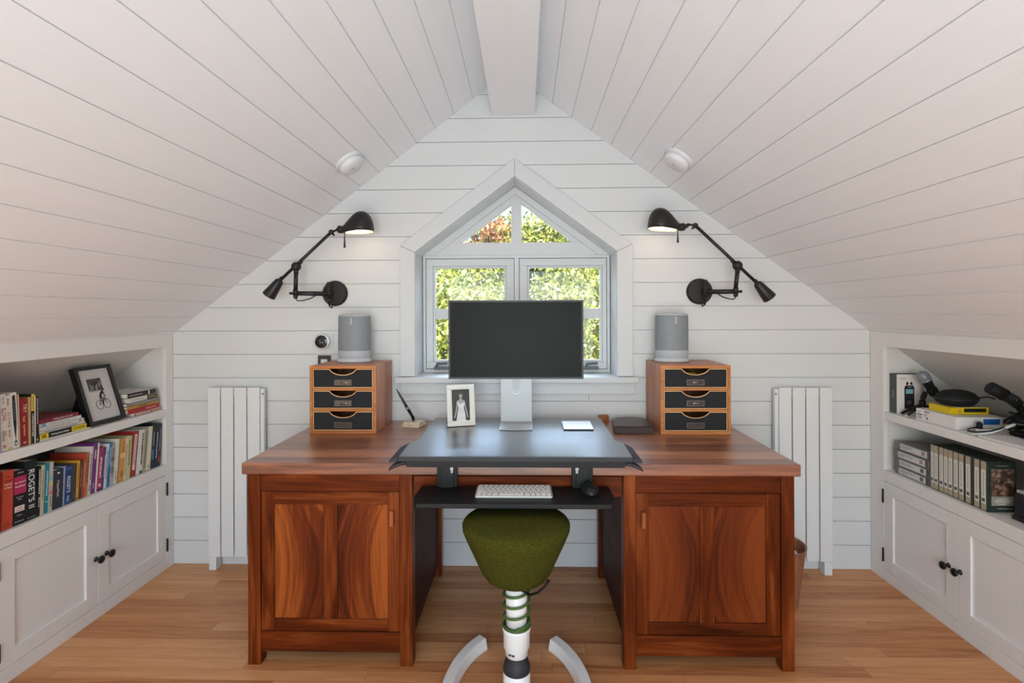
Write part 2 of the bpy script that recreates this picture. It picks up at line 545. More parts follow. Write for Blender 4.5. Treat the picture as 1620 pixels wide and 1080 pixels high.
fz = GL.n('ShaderNodeFresnel'); fz.inputs['IOR'].default_value = 1.35
mx = GL.n('ShaderNodeMixShader'); GL.l(fz.outputs[0], mx.inputs[0]); GL.l(tr.outputs[0], mx.inputs[1]); GL.l(gs.outputs[0], mx.inputs[2])
GL.l(mx.outputs[0], GL.t.nodes['Material Output'].inputs['Surface'])
GLASS = GL.m
CRANK = paint('5a5c60', .45, .4)
for x0, x1, gx0, gx1, cx in ((-.549, -.056, -.4984, -.1129, -.455), (-.030, .454, .027, .418, .367)):
    sh = MB()
    z0, z1 = 1.008, 1.618
    gz0, gz1 = 1.056, 1.5665
    def frame4(ax0, ax1, az0, az1, bx0, bx1, bz0, bz1, y):
        sh.box(ax0, ax1, y, YS + .055, az0, bz0); sh.box(ax0, ax1, y, YS + .055, bz1, az1)
        sh.box(ax0, bx0, y, YS + .055, bz0, bz1); sh.box(bx1, ax1, y, YS + .055, bz0, bz1)
    frame4(x0 + .002, x1 - .002, z0, z1, gx0 - .012, gx1 + .012, gz0 - .012, gz1 + .012, YS + .010)
    frame4(gx0 - .0118, gx1 + .0118, gz0 - .0118, gz1 + .0118, gx0, gx1, gz0, gz1, YS + .022)
    sh.box(gx0, gx1, YS + .024, YS + .055, 1.284, 1.341)
    sa = sh.build('sash', TRIM, win, bevel=.0015)
    MB().box(gx0 - .003, gx1 + .003, YS + .036, YS + .040, gz0 - .003, 1.286).build('pane', GLASS, sa)
    MB().box(gx0 - .003, gx1 + .003, YS + .036, YS + .040, 1.339, gz1 + .003).build('pane', GLASS, sa)
    ck = MB()
    ck.box(cx - .045, cx + .035, YS - .03, YS + .008, 1.0065, 1.022)
    ck.tube([(cx - .03, YS - .02, 1.022), (cx - .028, YS - .024, 1.038), (cx + .03, YS - .026, 1.042)], .008, 8)
    ck.build('crank_handle', CRANK, win, bevel=.002)
MB().prism([(-.368, 1.700), (-.068, 1.700), (-.068, 1.925)], 'Y', YS + .03, YS + .034).build('pane', GLASS, win)
MB().prism([(-.020, 1.700), (.288, 1.700), (-.020, 1.932)], 'Y', YS + .03, YS + .034).build('pane', GLASS, win)

# ------------------------------------------------------------------ trees outside
def leaf_mat(name, cols):
    t = NT(name)
    g = t.n('ShaderNodeNewGeometry')
    t.l(t.ramp(g.outputs['Random Per Island'], cols), t.b.inputs['Base Color'])
    t.b.inputs['Roughness'].default_value = .5
    t.b.inputs['Specular IOR Level'].default_value = .3
    d = t.n('ShaderNodeBsdfTranslucent'); mxx = t.n('ShaderNodeMixShader'); mxx.inputs[0].default_value = .16
    t.l(t.b.inputs['Base Color'].links[0].from_socket, d.inputs[0])
    t.l(t.b.outputs[0], mxx.inputs[1]); t.l(d.outputs[0], mxx.inputs[2])
    t.l(mxx.outputs[0], t.t.nodes['Material Output'].inputs['Surface'])
    return t.m
LEAFY = leaf_mat('leaf_yellow_green', [(0, srgb(58, 74, 22)), (.3, srgb(118, 130, 44)), (.6, srgb(178, 178, 78)), (1, srgb(230, 224, 150))])  # ramp ends add leaf shadow and cream sun highlights to the colour
LEAFG = leaf_mat('leaf_green', [(0, srgb(34, 54, 22)), (.4, srgb(74, 98, 42)), (.75, srgb(126, 142, 66)), (1, srgb(200, 200, 130))])
LEAFR = leaf_mat('leaf_russet', [(0, srgb(132, 74, 46)), (.5, srgb(198, 132, 96)), (1, srgb(232, 186, 148))])
BARK = paint('5a4a38', .9, .1, var=.25)
def tree(name, label, base, blobs, nleaf, size, lm, seed):
    rnd = random.Random(seed)
    t = thing(name, label, 'tree', base)
    tk = MB()
    top = max(b[2] for b in blobs)
    tk.tube([(base[0], base[1], base[2]), (base[0] + .06, base[1], base[2] + 1.6), (base[0] - .05, base[1] + .05, top)], [.16, .12, .05], 10)
    for b in blobs:
        z = b[2] - b[3] * .6
        tk.tube([(base[0], base[1], max(base[2] + 1.0, z - .8)), ((base[0] + b[0]) / 2, (base[1] + b[1]) / 2, z), (b[0], b[1], b[2] + b[3] * .3)], [.05, .035, .012], 7)
    tk.build('trunk', BARK, t)
    tot = sum(b[3] ** 2 for b in blobs)
    vs = []; fs = []
    for b in blobs:
        nb = int(nleaf * b[3] ** 2 / tot)
        clumps = []
        for _ in range(max(8, nb // 28)):
            u = Vector((rnd.gauss(0, 1), rnd.gauss(0, 1), rnd.gauss(0, 1))).normalized() * b[3] * (rnd.random() ** .45)
            clumps.append((u, rnd.uniform(.08, .2)))
        for i in range(nb):
            cu, cr = clumps[i % len(clumps)]
            p = Vector((b[0], b[1], b[2])) + cu + Vector((rnd.gauss(0, cr), rnd.gauss(0, cr), rnd.gauss(0, cr * .8)))
            E_ = Euler((rnd.uniform(-1.2, 1.2), rnd.uniform(-1.2, 1.2), rnd.uniform(0, 6.28)))
            s_ = size * rnd.uniform(.6, 1.3)
            m3 = E_.to_matrix()
            k = len(vs)
            for q in ((-1, 0, 0), (-.2, -.45, .12), (1, 0, -.1), (-.2, .45, .12)):
                vs.append(p + m3 @ (Vector(q) * s_))
            fs.append((k, k + 1, k + 2)); fs.append((k, k + 2, k + 3))
    m = MB(); m.v = [tuple(v) for v in vs]; m.f = fs; m.m = [0] * len(fs); m.sm = [False] * len(fs)
    cr = m.build('crown', lm, t)
    cr['kind'] = 'stuff'
    return t
tree('leafy_tree', 'bright yellow-green leafy tree outside the left casement', (-.95, 7.2, -3.2), [(-1.0, 7.0, 1.3, .75), (-.35, 7.2, 1.0, .6), (-1.5, 7.4, .4, .9), (-.6, 7.0, .2, .7)], 20000, .044, LEAFY, 1)
tree('leafy_tree', 'bright yellow-green leafy tree outside the right casement', (.95, 7.4, -3.2), [(.7, 7.2, 1.45, .75), (1.35, 7.5, 1.2, .85), (.35, 7.1, .7, .55), (1.0, 7.2, .3, .8)], 20000, .044, LEAFY, 2)
tree('dark_green_tree', 'darker green tree behind the yellow-green trees outside the window', (-.2, 9.6, -3.2), [(-1.2, 9.6, 2.1, 1.0), (.2, 9.8, 2.2, 1.1), (1.5, 9.5, 2.1, 1.0), (-.6, 9.5, .9, 1.1), (.9, 9.6, .8, 1.2), (-2.9, 9.2, 1.3, 1.2), (3.2, 9.4, 1.4, 1.3)], 30000, .055, LEAFG, 3)
tree('russet_tree', 'small tree with dead orange leaves showing in the triangular pane', (-.75, 8.3, -3.2), [(-.42, 8.2, 2.66, .20), (-.86, 8.3, 2.42, .08)], 420, .045, LEAFR, 4)
tree('tall_tree', 'tall pale green tree filling the top of the triangular panes', (.75, 8.4, -3.2), [(.45, 8.3, 2.45, .55), (1.0, 8.5, 2.3, .6), (-.35, 8.7, 2.35, .55)], 11000, .045, LEAFY, 5)

# ------------------------------------------------------------------ built-in side cabinets
KNOBM = paint('1a1817', .35, .5, .4)
def bookcase(s, X, label, ya):
    """s = +1 for the one on the +X side; face plane at X, going outward by s"""
    yb = 2.689; yo = 2.636 if s < 0 else 2.592; yn = 1.78 if s < 0 else 1.735
    mid = 2.2065 if s < 0 else 2.158
    t = thing('built_in_bookcase', label, 'bookcase', (X, (ya + yb) / 2, 0), group='built-in cabinets under the eaves')
    F = lambda d: X + s * d
    f = MB()
    ft = .02
    f.box(F(0), F(ft), yo, yb, 0, 1.2165)            # far stile
    f.box(F(0), F(ft), ya, yn, 0, 1.2165)            # near stile
    f.box(F(0), F(ft), yn, yo, 1.1465, 1.2165)       # head rail
    f.box(F(0), F(ft), yn, yo, .488, .541)           # rail above doors
    f.box(F(0), F(ft), yn, yo, 0, .054)              # base rail
    f.build('face_frame', CABP, t, bevel=.001)
    MB().box(F(.001), F(.46), yn - .005, yo + .008, .788, .826).build('shelf', CABP, t, bevel=.0015)
    MB().box(F(.02), F(.62), ya + .005, yb - .01, .52, .541).build('deck', CABP, t)
    for y0, y1 in ((yo + .001, yo + .03), (ya, yn - .001)):
        e = MB(); e.prism([(F(.0201), 0), (F(.62), 0), (F(.62), .74), (F(.06), 1.145), (F(.0201), 1.175)], 'Y', y0, y1)
        e.build('end_panel', CABIN, t)
    sl = MB()
    n = .745
    x0, z0 = F(.0201), 1.172
    sl.prism([(x0, z0), (F(.64), z0 - n * .62), (F(.64), z0 - n * .62 + .03), (x0, z0 + .03)], 'Y', ya, yb)
    sl.box(F(.62), F(.64), ya, yb, .5, z0 - n * .60)
    sl.build('sloped_back', CABIN, t)
    for (d0, d1, hs, ks) in ((mid + .0015, yo - .002, 1, mid + .046), (yn + .002, mid - .0015, -1, mid - .012)):
        d = MB()
        za, zb = .0565, .4855
        w = .058
        d.box(F(.001), F(.019), d0, d0 + w, za, zb); d.box(F(.001), F(.019), d1 - w, d1, za, zb)
        d.box(F(.001), F(.019), d0 + w, d1 - w, za, za + w - .003); d.box(F(.001), F(.019), d0 + w, d1 - w, zb - w, zb)
        d.box(F(.0105), F(.017), d0 + w - .002, d1 - w + .002, za + w - .006, zb - w + .003)
        do = d.build('door', CABP, t, bevel=.001)
        k = MB()
        T = Matrix.Translation((F(.001), ks, .26)) @ Matrix.Rotation(R(-90 if s > 0 else 90), 4, 'Y')
        k.T = T
        k.lathe([(.011, 0), (.010, .003), (.0055, .006), (.0055, .014), (.010, .018), (.0155, .022), (.0165, .027), (.014, .031), (.006, .0335), (.0001, .034)], 20)
        k.build('knob', KNOBM, do)
        hy = d1 + .004 if hs > 0 else d0 - .004
        for hz in (.413, .124):
            MB().cyl((F(-.003), hy, hz - .033), (F(-.003), hy, hz + .033), .0042, n=10).build('hinge', BLACK, do)
    return t
bookcase(-1, WXL, 'white built-in cabinet with two shelves of books above paneled doors', 1.70)
bookcase(1, WXR, 'white built-in cabinet with recording gear and cases above paneled doors', 1.65)

# ------------------------------------------------------------------ radiators
def radiator(x0, x1, label, inner, foot_x):
    t = thing('radiator', label, 'radiator', ((x0 + x1) / 2, 2.655, 0), group='flat white radiators on the gable wall')
    w = (x1 - x0) / 4
    for i in range(4):
        MB().box(x0 + i * w + .003, x0 + (i + 1) * w - .003, 2.633, 2.643, .066, .937).build('slat', RADW, t, bevel=.002)
    m = MB()
    for z in (.10, .90):
        m.cyl((x0 + .01, 2.655, z), (x1 - .01, 2.655, z), .0115)
    xi = x1 if inner > 0 else x0
    m.box(xi - .004 if inner > 0 else xi - .015, xi + .015 if inner > 0 else xi + .004, 2.644, 2.668, .075, .93)
    m.build('manifold', RADW, t, bevel=.002)
    b = MB(); b.cyl((xi + inner * .010, 2.640, .905), (xi + inner * .010, 2.6435, .905), .0055); b.build('bleed_valve', STEEL, t)
    fo = MB(); fo.box(foot_x - .019, foot_x + .019, 2.628, 2.672, 0, .066); fo.build('foot', RADW, t, bevel=.002)
radiator(-1.6384, -1.3629, 'flat white vertical radiator between the book shelves and the desk', 1, -1.61)
radiator(1.2735, 1.5423, 'flat white vertical radiator between the desk and the equipment shelves', -1, 1.514)
# ------------------------------------------------------------------ the desk
desk = thing('pedestal_desk', 'large reddish walnut desk with two paneled door pedestals under the window', 'desk', (-.03, 2.3, 0))
MB().box(-1.0626, 1.0065, 1.915, 2.685, .7165, .76).build('desk_top', WTOP, desk, bevel=.004)
YF = 1.923
for (x0, x1) in ((-1.0437, -.9962), (-.4703, -.4215), (.3625, .4077), (.9382, .9858)):
    for (y0, y1) in ((YF, YF + .048), (2.58, 2.628)):
        MB().box(x0, x1, y0, y1, 0, .7160).build('leg', WALZ, desk, bevel=.002)
def pedestal(x0, x1, p, hx, out, inn):
    r = MB(); r.box(x0 + .0005, x1 - .0005, YF + .003, YF + .03, .6515, .7155); r.build('top_rail', WALX, desk, bevel=.001)
    r = MB(); r.box(x0 + .0005, x1 - .0005, YF + .003, YF + .03, .050, .1245); r.build('bottom_rail', WALX, desk, bevel=.001)
    MB().box(x0, x1, YF + .03, 2.60, .055, .075).build('bottom_board', WALY, desk)
    # inner and outer side panels
    for xx, nm in ((out, 'side_panel'), (inn, 'side_panel')):
        MB().box(xx - .008, xx + .008, YF + .0485, 2.5795, .06, .716).build(nm, WALY, desk)
    MB().box(x0, x1, 2.60, 2.615, .06, .716).build('back_panel', WALX, desk)
    y0, y1 = YF + .006, YF + .028
    d = MB()
    g = .0018
    z0, z1 = .1265, .6490
    d.box(x0 + g, p[0], y0, y1, z0, z1); d.box(p[3], x1 - g, y0, y1, z0, z1)
    d.box(p[1], p[2], y0 + .001, y1, .1705, .6003)
    do = d.build('door', WALZ, desk, bevel=.0012)
    for za, zb in ((z0, .1702), (.6006, z1)):
        MB().box(p[0] + .0003, p[3] - .0003, y0 + .0005, y1, za, zb).build('door_rail', WALX, do, bevel=.0012)
    for i, (a, b, fl) in enumerate(((p[0], p[1], 1), (p[2], p[3], -1))):
        L = x0 < 0
        cxx = (a + b) / 2
        fm = figured('walnut_figure', srgb(54, 20, 8), srgb(104, 44, 16), srgb(158, 82, 34) if L else srgb(122, 58, 24), cxx + (.03 if i == 0 else -.03), fl)
        MB().box(a - .002, b + .002, y0 + .008, y0 + .014, .168, .603).build('door_panel', fm, do)
    hm = MB(); hm.box(hx - .0072, hx + .0072, y0 - .020, y0, .526, .584)
    hm.build('handle', wood('handle_wood', 'Z', srgb(110, 54, 26), srgb(152, 82, 42), srgb(180, 108, 60)), do, bevel=.0025)
pedestal(-.9962, -.4703, (-.9474, -.7569, -.7065, -.5162), -.497, -1.02, -.445)
pedestal(.4077, .9382, (.4551, .6440, .6973, .8864), .434, .962, .385)
dr = MB().box(-.4185, .3598, 1.932, 1.952, .634, .7085).build('drawer', WALX, desk, bevel=.0015)
MB().box(-.40, .34, 1.952, 2.5, .64, .70).build('drawer_box', WALY, dr)

# ------------------------------------------------------------------ sit-stand platform
CX = -.036
ss = thing('standing_desk_converter', 'black sit-stand platform with keyboard tray on the walnut desk', 'desk riser', (CX, 2.2, .7605))
PLAT = NT('sky_tinted_laminate')
pn = PLAT.noise(PLAT.coords((3, 260, 260)), 1, 2)
PLAT.l(PLAT.ramp(pn, [(.3, srgb(18, 23, 34)), (.7, srgb(27, 34, 48))]), PLAT.b.inputs['Base Color'])  # blue tint in the base stands for reflected sky
PLAT.b.inputs['Roughness'].default_value = .33; PLAT.b.inputs['Specular IOR Level'].default_value = .7
PLAT.b.inputs['Coat Weight'].default_value = 1.0; PLAT.b.inputs['Coat Roughness'].default_value = .27
PLATM = PLAT.m
SIDEP = paint('34323a', .6, .35)
ST = .8049
wt = MB()
wt.prism([(CX - .4025, 2.535), (CX - .400, 2.085), (CX - .424, 2.048), (CX - .419, 1.8485), (CX + .419, 1.8485), (CX + .424, 2.048), (CX + .400, 2.085), (CX + .4025, 2.535)], 'Z', ST - .018, ST)
wt.build('work_surface', PLATM, ss, bevel=.003)
lp = MB(); lp.prism([(1.8455, ST - .003), (1.8455, ST - .016), (1.8462, ST - .0183), (1.8480, ST - .0183), (1.8480, ST - .003)], 'X', CX - .419, CX + .419)
lp.prism([(1.8465, ST - .0185), (1.852, ST - .0395), (1.88, ST - .0395), (1.88, ST - .0185)], 'X', CX - .391, CX + .391)
lp.build('front_lip', DKGREY, ss, bevel=.001)
bd = MB(); bd.box(CX - .36, CX + .36, 1.93, 2.50, .761, ST - .0185); bd.build('lift_base', BLACK, ss)
for s in (-1, 1):
    wg = MB()
    a = [(CX + s * .4245, 2.046), (CX + s * .4475, 2.005), (CX + s * .4495, 1.835), (CX + s * .4195, 1.8455)]
    top = [ST, ST - .006, ST - .010, ST - .001]
    n = 4
    vs = [(p[0], p[1], z) for p, z in zip(a, top)] + [(p[0], p[1], ST - .019) for p in a]
    fs = [(0, 1, 2, 3), (7, 6, 5, 4)] + [(i, 4 + i, 4 + (i + 1) % 4, (i + 1) % 4) for i in range(4)]
    if s < 0: fs = [f[::-1] for f in fs]
    wg.add(vs, fs); wg.build('side_wing', SIDEP, ss, bevel=.002)
    hd = MB()
    hd.tube([(CX + s * .385, 1.872, ST - .030), (CX + s * .405, 1.864, ST - .0265), (CX + s * .428, 1.856, ST - .031), (CX + s * .444, 1.848, ST - .040), (CX + s * .453, 1.843, ST - .049)], [.012, .0135, .0125, .009, .002], 12, flat=.62)
    hd.build('release_lever', DKGREY, ss)
tm = MB()
tm.prism([(CX - .3475, 1.911), (CX + .3425, 1.911), (CX + .344, 1.80), (CX + .332, 1.736), (CX + .322, 1.728), (CX - .330, 1.728), (CX - .340, 1.736), (CX - .352, 1.80)], 'Z', .664, .68)
tm.build('keyboard_tray', paint('0f1011', .5, .3), ss, bevel=.003)
for x0, x1 in ((-.3235, -.2493), (.1704, .2460)):
    b = MB(); b.box(x0, x1, 1.892, 1.9105, .6802, .768); b.box(x0 + .014, x1 - .012, 1.886, 1.892, .6802, .768)
    b.box(x0 + .02, x1 - .02, 1.75, 1.905, .7655, .7865) if False else None
    br = b.build('tray_bracket', BLACK, ss, bevel=.0015)
    kx = x1 - .018 if x0 < 0 else x0 + .017
    k = MB(); k.cyl((kx, 1.8855, .752), (kx, 1.879, .752), .0065); k.box(kx - .004, kx + .004, 1.8835, 1.886, .735, .765); k.build('tilt_screw', STEEL, br)

# ------------------------------------------------------------------ on the platform and tray
kb = thing('keyboard', 'slim white keyboard in the middle of the black keyboard tray', 'keyboard', (-.040, 1.842, .6802))
MB().rbox(-.174, .0945, 1.785, 1.898, .6803, .688, .007).build('case', paint('cfcfcd', .4, .4, .2), kb, bevel=.0015)
km = MB()
rows = [[1] * 14, [1] * 13 + [1.5], [1.5] + [1] * 13, [1.8] + [1] * 11 + [1.8], [2.3] + [1] * 10 + [2.3], [1, 1, 1, 1.25, 5, 1.25, 1, 1, 1, 1]]
for ri, row in enumerate(rows):
    tot = sum(row); x = -.170; wu = .2605 / tot
    y1 = 1.894 - ri * .0175
    for w in row:
        km.box(x + .0011, x + w * wu - .0014, y1 - .0152, y1, .6882, .6906); x += w * wu
km.build('keys', paint('e9e8e4', .5, .4, var=.01), kb)
# dark gaps between the keys
MB().box(-.171, .0915, 1.7885, 1.8945, .6879, .6885).build('key_bed', paint('2c2c2c', .7, .2), kb)

mo = thing('mouse', 'small black computer mouse on the keyboard tray', 'mouse', (.229, 1.85, .6802))
m = MB(); m.T = Matrix.Translation((.229, 1.85, .6803)) @ Matrix.Rotation(R(6), 4, 'Z')
m.lathe([(1.0, 0), (1.03, .005), (1.0, .012), (.88, .019), (.62, .025), (.3, .0285), (.001, .029)], 28, (0, 0, 0), .0305, .048)
m.build('body', paint('1c1c1e', .4, .4), mo)
w = MB(); w.T = Matrix.Translation((.2265, 1.874, .7045)); w.cyl((-.004, 0, 0), (.004, 0, 0), .009, n=16); w.build('scroll_wheel', BLACK, mo)
w = MB(); w.T = Matrix.Translation((.255, 1.846, .694)); w.ball((0, 0, 0), .004, 10, 1, 2.6, .8); w.build('side_button', paint('c98a80', .4), mo)

tp = thing('trackpad', 'white square trackpad on the platform right of the monitor stand', 'trackpad', (.233, 2.32, ST))
t_ = MB()
t_.prism([(2.262, ST + .0003), (2.385, ST + .0003), (2.385, ST + .0135), (2.262, ST + .0055)], 'X', .169, .2975)
t_.build('base', paint('35363a', .5), tp)
t_ = MB()
t_.prism([(2.2615, ST + .0057), (2.3855, ST + .0137), (2.3855, ST + .0157), (2.2615, ST + .0077)], 'X', .1685, .298)
t_.build('touch_surface', paint('f4f5f6', .3, .5, var=.005), tp, bevel=.0005)

mon = thing('monitor', 'large flat monitor with dark blank screen on a silver stand', 'monitor', (-.04, 2.34, ST))
MB().box(-.3447, .2637, 2.3325, 2.352, 1.020, 1.3755).build('housing', ALU, mon, bevel=.003)
MB().box(-.3440, .2630, 2.3295, 2.3323, 1.0207, 1.3748).build('bezel', paint('131416', .35, .4), mon, bevel=.0008)
SCR = NT('screen_glass')
SCR.l(SCR.ramp(SCR.noise(SCR.coords((1, 1, 1)), 3, 1), [(.3, srgb(20, 20, 21)), (.7, srgb(26, 26, 27))]), SCR.b.inputs['Base Color'])
SCR.b.inputs['Roughness'].default_value = .35; SCR.b.inputs['Specular IOR Level'].default_value = .1
MB().box(-.336, .255, 2.3285, 2.3294, 1.029, 1.3665).build('screen', SCR.m, mon)
MB().cyl((-.041, 2.3296, 1.3708), (-.041, 2.3291, 1.3708), .0025, n=12).build('camera_lens', paint('30363c', .2, .6), mon)
st = MB()
sp = [(2.2585, ST + .0003), (2.2585, ST + .006), (2.395, ST + .0075), (2.4005, ST + .013), (2.4005, 1.16), (2.4085, 1.16), (2.4085, ST + .0003)]
st.prism(sp, 'X', -.1135, .0332)
SILV = paint('a0a1a3', .42, .45, .12, key='satin_aluminium')
SILV.node_tree.nodes['Principled BSDF'].inputs['Coat Weight'].default_value = 1.0
SILV.node_tree.nodes['Principled BSDF'].inputs['Coat Roughness'].default_value = .3
sto = st.build('stand', SILV, mon, bevel=.002)
hp = MB()
pts = [(-.058, 1.16), (-.058, .962)] + [(-.0395 + .0185 * math.cos(R(a)), .962 + .0185 * math.sin(R(a))) for a in range(195, 346, 15)] + [(-.021, .962), (-.021, 1.16)]
hp.prism(pts, 'Y', 2.3988, 2.4003)
hp.build('cable_plug', paint('c9ccd0', .5, .3), sto, bevel=.0004)
hp2 = MB()
ar = [(-.0395 + r * math.cos(R(a)), .962 + r * math.sin(R(a))) for r, seq in ((.0205, range(200, 341, 10)), (.0175, range(340, 199, -10))) for a in seq]
hp2.prism(ar, 'Y', 2.3980, 2.4000); hp2.build('plug_rim', paint('fbfbfb', .4, .4, var=.005), sto)
arm = MB(); arm.box(-.075, -.004, 2.352, 2.4004, 1.13, 1.155); arm.build('tilt_hinge', ALU, mon)

# portrait in a white frame, turned a little and leaning back
pf = thing('photo_frame', 'small white frame with a black-and-white portrait in a pale dress on the platform', 'picture frame')
fw, fh = .128, .186
FRW = paint('e6e2da', .45, .4, var=.02)
f = MB()
b_ = .019
f.box(0, fw, 0, .014, 0, b_); f.box(0, fw, 0, .014, fh - b_, fh); f.box(0, b_, 0, .014, b_, fh - b_); f.box(fw - b_, fw, 0, .014, b_, fh - b_)
f.build('frame', FRW, pf, bevel=.0025, world=False)
f = MB(); f.box(.017, fw - .017, .006, .0075, .017, fh - .017)
f.build('mat_board', paint('efece6', .8, .2), pf, world=False)
px0, px1, pz0, pz1 = .0235, fw - .0235, .024, fh - .022
ph = MB(); ph.box(px0, px1, .0048, .0058, pz0, pz1)
pho = ph.build('print', paint('3c3a39', .35, .4, var=.25), pf, world=False)
gw = paint('d9d9d7', .4, .3, var=.12); gs_ = paint('a8a6a3', .4, .3, var=.1); gh = paint('57534f', .4, .3, var=.2)
def P(u, v): return (px0 + u * (px1 - px0), pz0 + v * (pz1 - pz0))
sil = MB()
sil.prism([P(.22, .0), P(.76, .0), P(.73, .22), P(.66, .42), P(.72, .55), P(.70, .6), P(.62, .575), P(.5, .53), P(.39, .575), P(.31, .6), P(.30, .54), P(.36, .42), P(.28, .2)], 'Y', .0043, .0048)
so = sil.build('dress_silhouette', gw, pho, world=False)
s2 = MB()
s2.prism([P(.26, .63), P(.42, .67), P(.44, .72), P(.56, .72), P(.58, .67), P(.74, .63), P(.70, .6), P(.62, .578), P(.5, .533), P(.39, .578), P(.30, .6)], 'Y', .0044, .0048)
s2.prism([P(.26, .62), P(.31, .59), P(.30, .42), P(.24, .26), P(.17, .1), P(.10, .1), P(.18, .3), P(.24, .45)], 'Y', .0044, .0048)
s2.prism([P(.74, .62), P(.70, .58), P(.72, .42), P(.78, .26), P(.84, .1), P(.91, .1), P(.84, .3), P(.78, .45)], 'Y', .0044, .0048)
s2.prism([P(.5 + .1 * math.cos(a), .80 + .075 * math.sin(a)) for a in [k * math.pi / 8 for k in range(16)]], 'Y', .0044, .0048)
s2.build('arm_silhouette', gs_, pho, world=False)
s3 = MB(); s3.prism([P(.5 + .115 * math.cos(a), .835 + .07 * math.sin(a)) for a in [k * math.pi / 8 for k in range(9)]], 'Y', .0041, .0044)
s3.build('hair_silhouette', gh, pho, world=False)
e = MB(); e.prism([(.0142, .012), (.0142, .115), (.062, .0112)], 'X', .004, fw - .05)
e.build('easel_back', BLACK, pf, world=False)
pf.rotation_euler = (Matrix.Rotation(R(18), 4, 'Z') @ Matrix.Rotation(R(-9), 4, 'X')).to_euler()
pf.location = (-.3465, 2.3155, ST + .0026)

# ------------------------------------------------------------------ on the desk top
ZT = .7603
ps = thing('pen_stand', 'small cream marble desk pen base by the left drawer box', 'pen stand', (-.548, 2.56, ZT))
MARB = NT('cream_marble')
MARB.l(MARB.ramp(MARB.noise(MARB.coords((30, 30, 90)), 1.2, 6, .7, 2), [(.35, srgb(178, 140, 92)), (.5, srgb(222, 208, 182)), (.7, srgb(236, 230, 216))]), MARB.b.inputs['Base Color'])
MARB.b.inputs['Roughness'].default_value = .25
b = MB(); b.T = Matrix.Translation((-.548, 2.552, 0)) @ Matrix.Rotation(R(-14), 4, 'Z')
b.box(-.048, .048, -.042, .042, ZT + .0002, ZT + .012); b.box(-.043, .043, -.037, .037, ZT + .012, ZT + .024)
b.build('base', MARB.m, ps, bevel=.002)
b = MB(); b.cyl((-.553, 2.56, ZT + .0242), (-.556, 2.557, ZT + .040), .0065, .0085); b.build('socket', BLACK, ps)
pen = thing('desk_pen', 'tapered black desk pen standing tilted in its marble base', 'pen', (-.556, 2.557, ZT + .04))
p0 = Vector((-.5555, 2.5575, ZT + .041)); pd = (Vector((-.632, 2.53, .9475)) - p0)
pn_ = MB(); pn_.tube([p0, p0 + pd * .3, p0 + pd * .42, p0 + pd * .8, p0 + pd], [.0066, .0082, .0072, .0052, .0014], 14); pn_.build('barrel', paint('141416', .25, .6), pen)
pn_ = MB(); pn_.tube([p0 + pd * .29, p0 + pd * .36], [.0090, .0087], 14); pn_.tube([p0 + pd * .5, p0 + pd * .505], [.0074, .0074], 14); pn_.build('ring', STEEL, pen)

tr_ = thing('leather_tray', 'dark brown flat leather box with bowed back beside the right drawer box', 'box', (.5, 2.48, ZT))
DLE = paint('33201d', .4, .45, var=.15)
arc = [(.409, 2.395), (.589, 2.395), (.605, 2.54)] + [(.515 + .09 * math.cos(R(a)) * 1.0, 2.54 + .075 * math.sin(R(a))) for a in range(10, 171, 16)] + [(.425, 2.54)]
m = MB(); m.prism(arc, 'Z', ZT + .0002, ZT + .030); m.build('body', DLE, tr_, bevel=.002)
m = MB(); m.prism([(x * .985 + .0076, 2.47 + (y - 2.47) * .97) for x, y in arc], 'Z', ZT + .0302, ZT + .0345); m.build('lid', paint('3d2622', .35, .5, var=.12), tr_, bevel=.002)
tag(MB().box(.374, .425, 2.64, 2.66, ZT + .0002, ZT + .036).build('wooden_block', wood('block_wood', 'X', srgb(116, 62, 32), srgb(150, 86, 46), srgb(176, 110, 64)), bevel=.002),
    'low red-brown wooden strip at the desk back behind the platform corner', 'wooden strip')

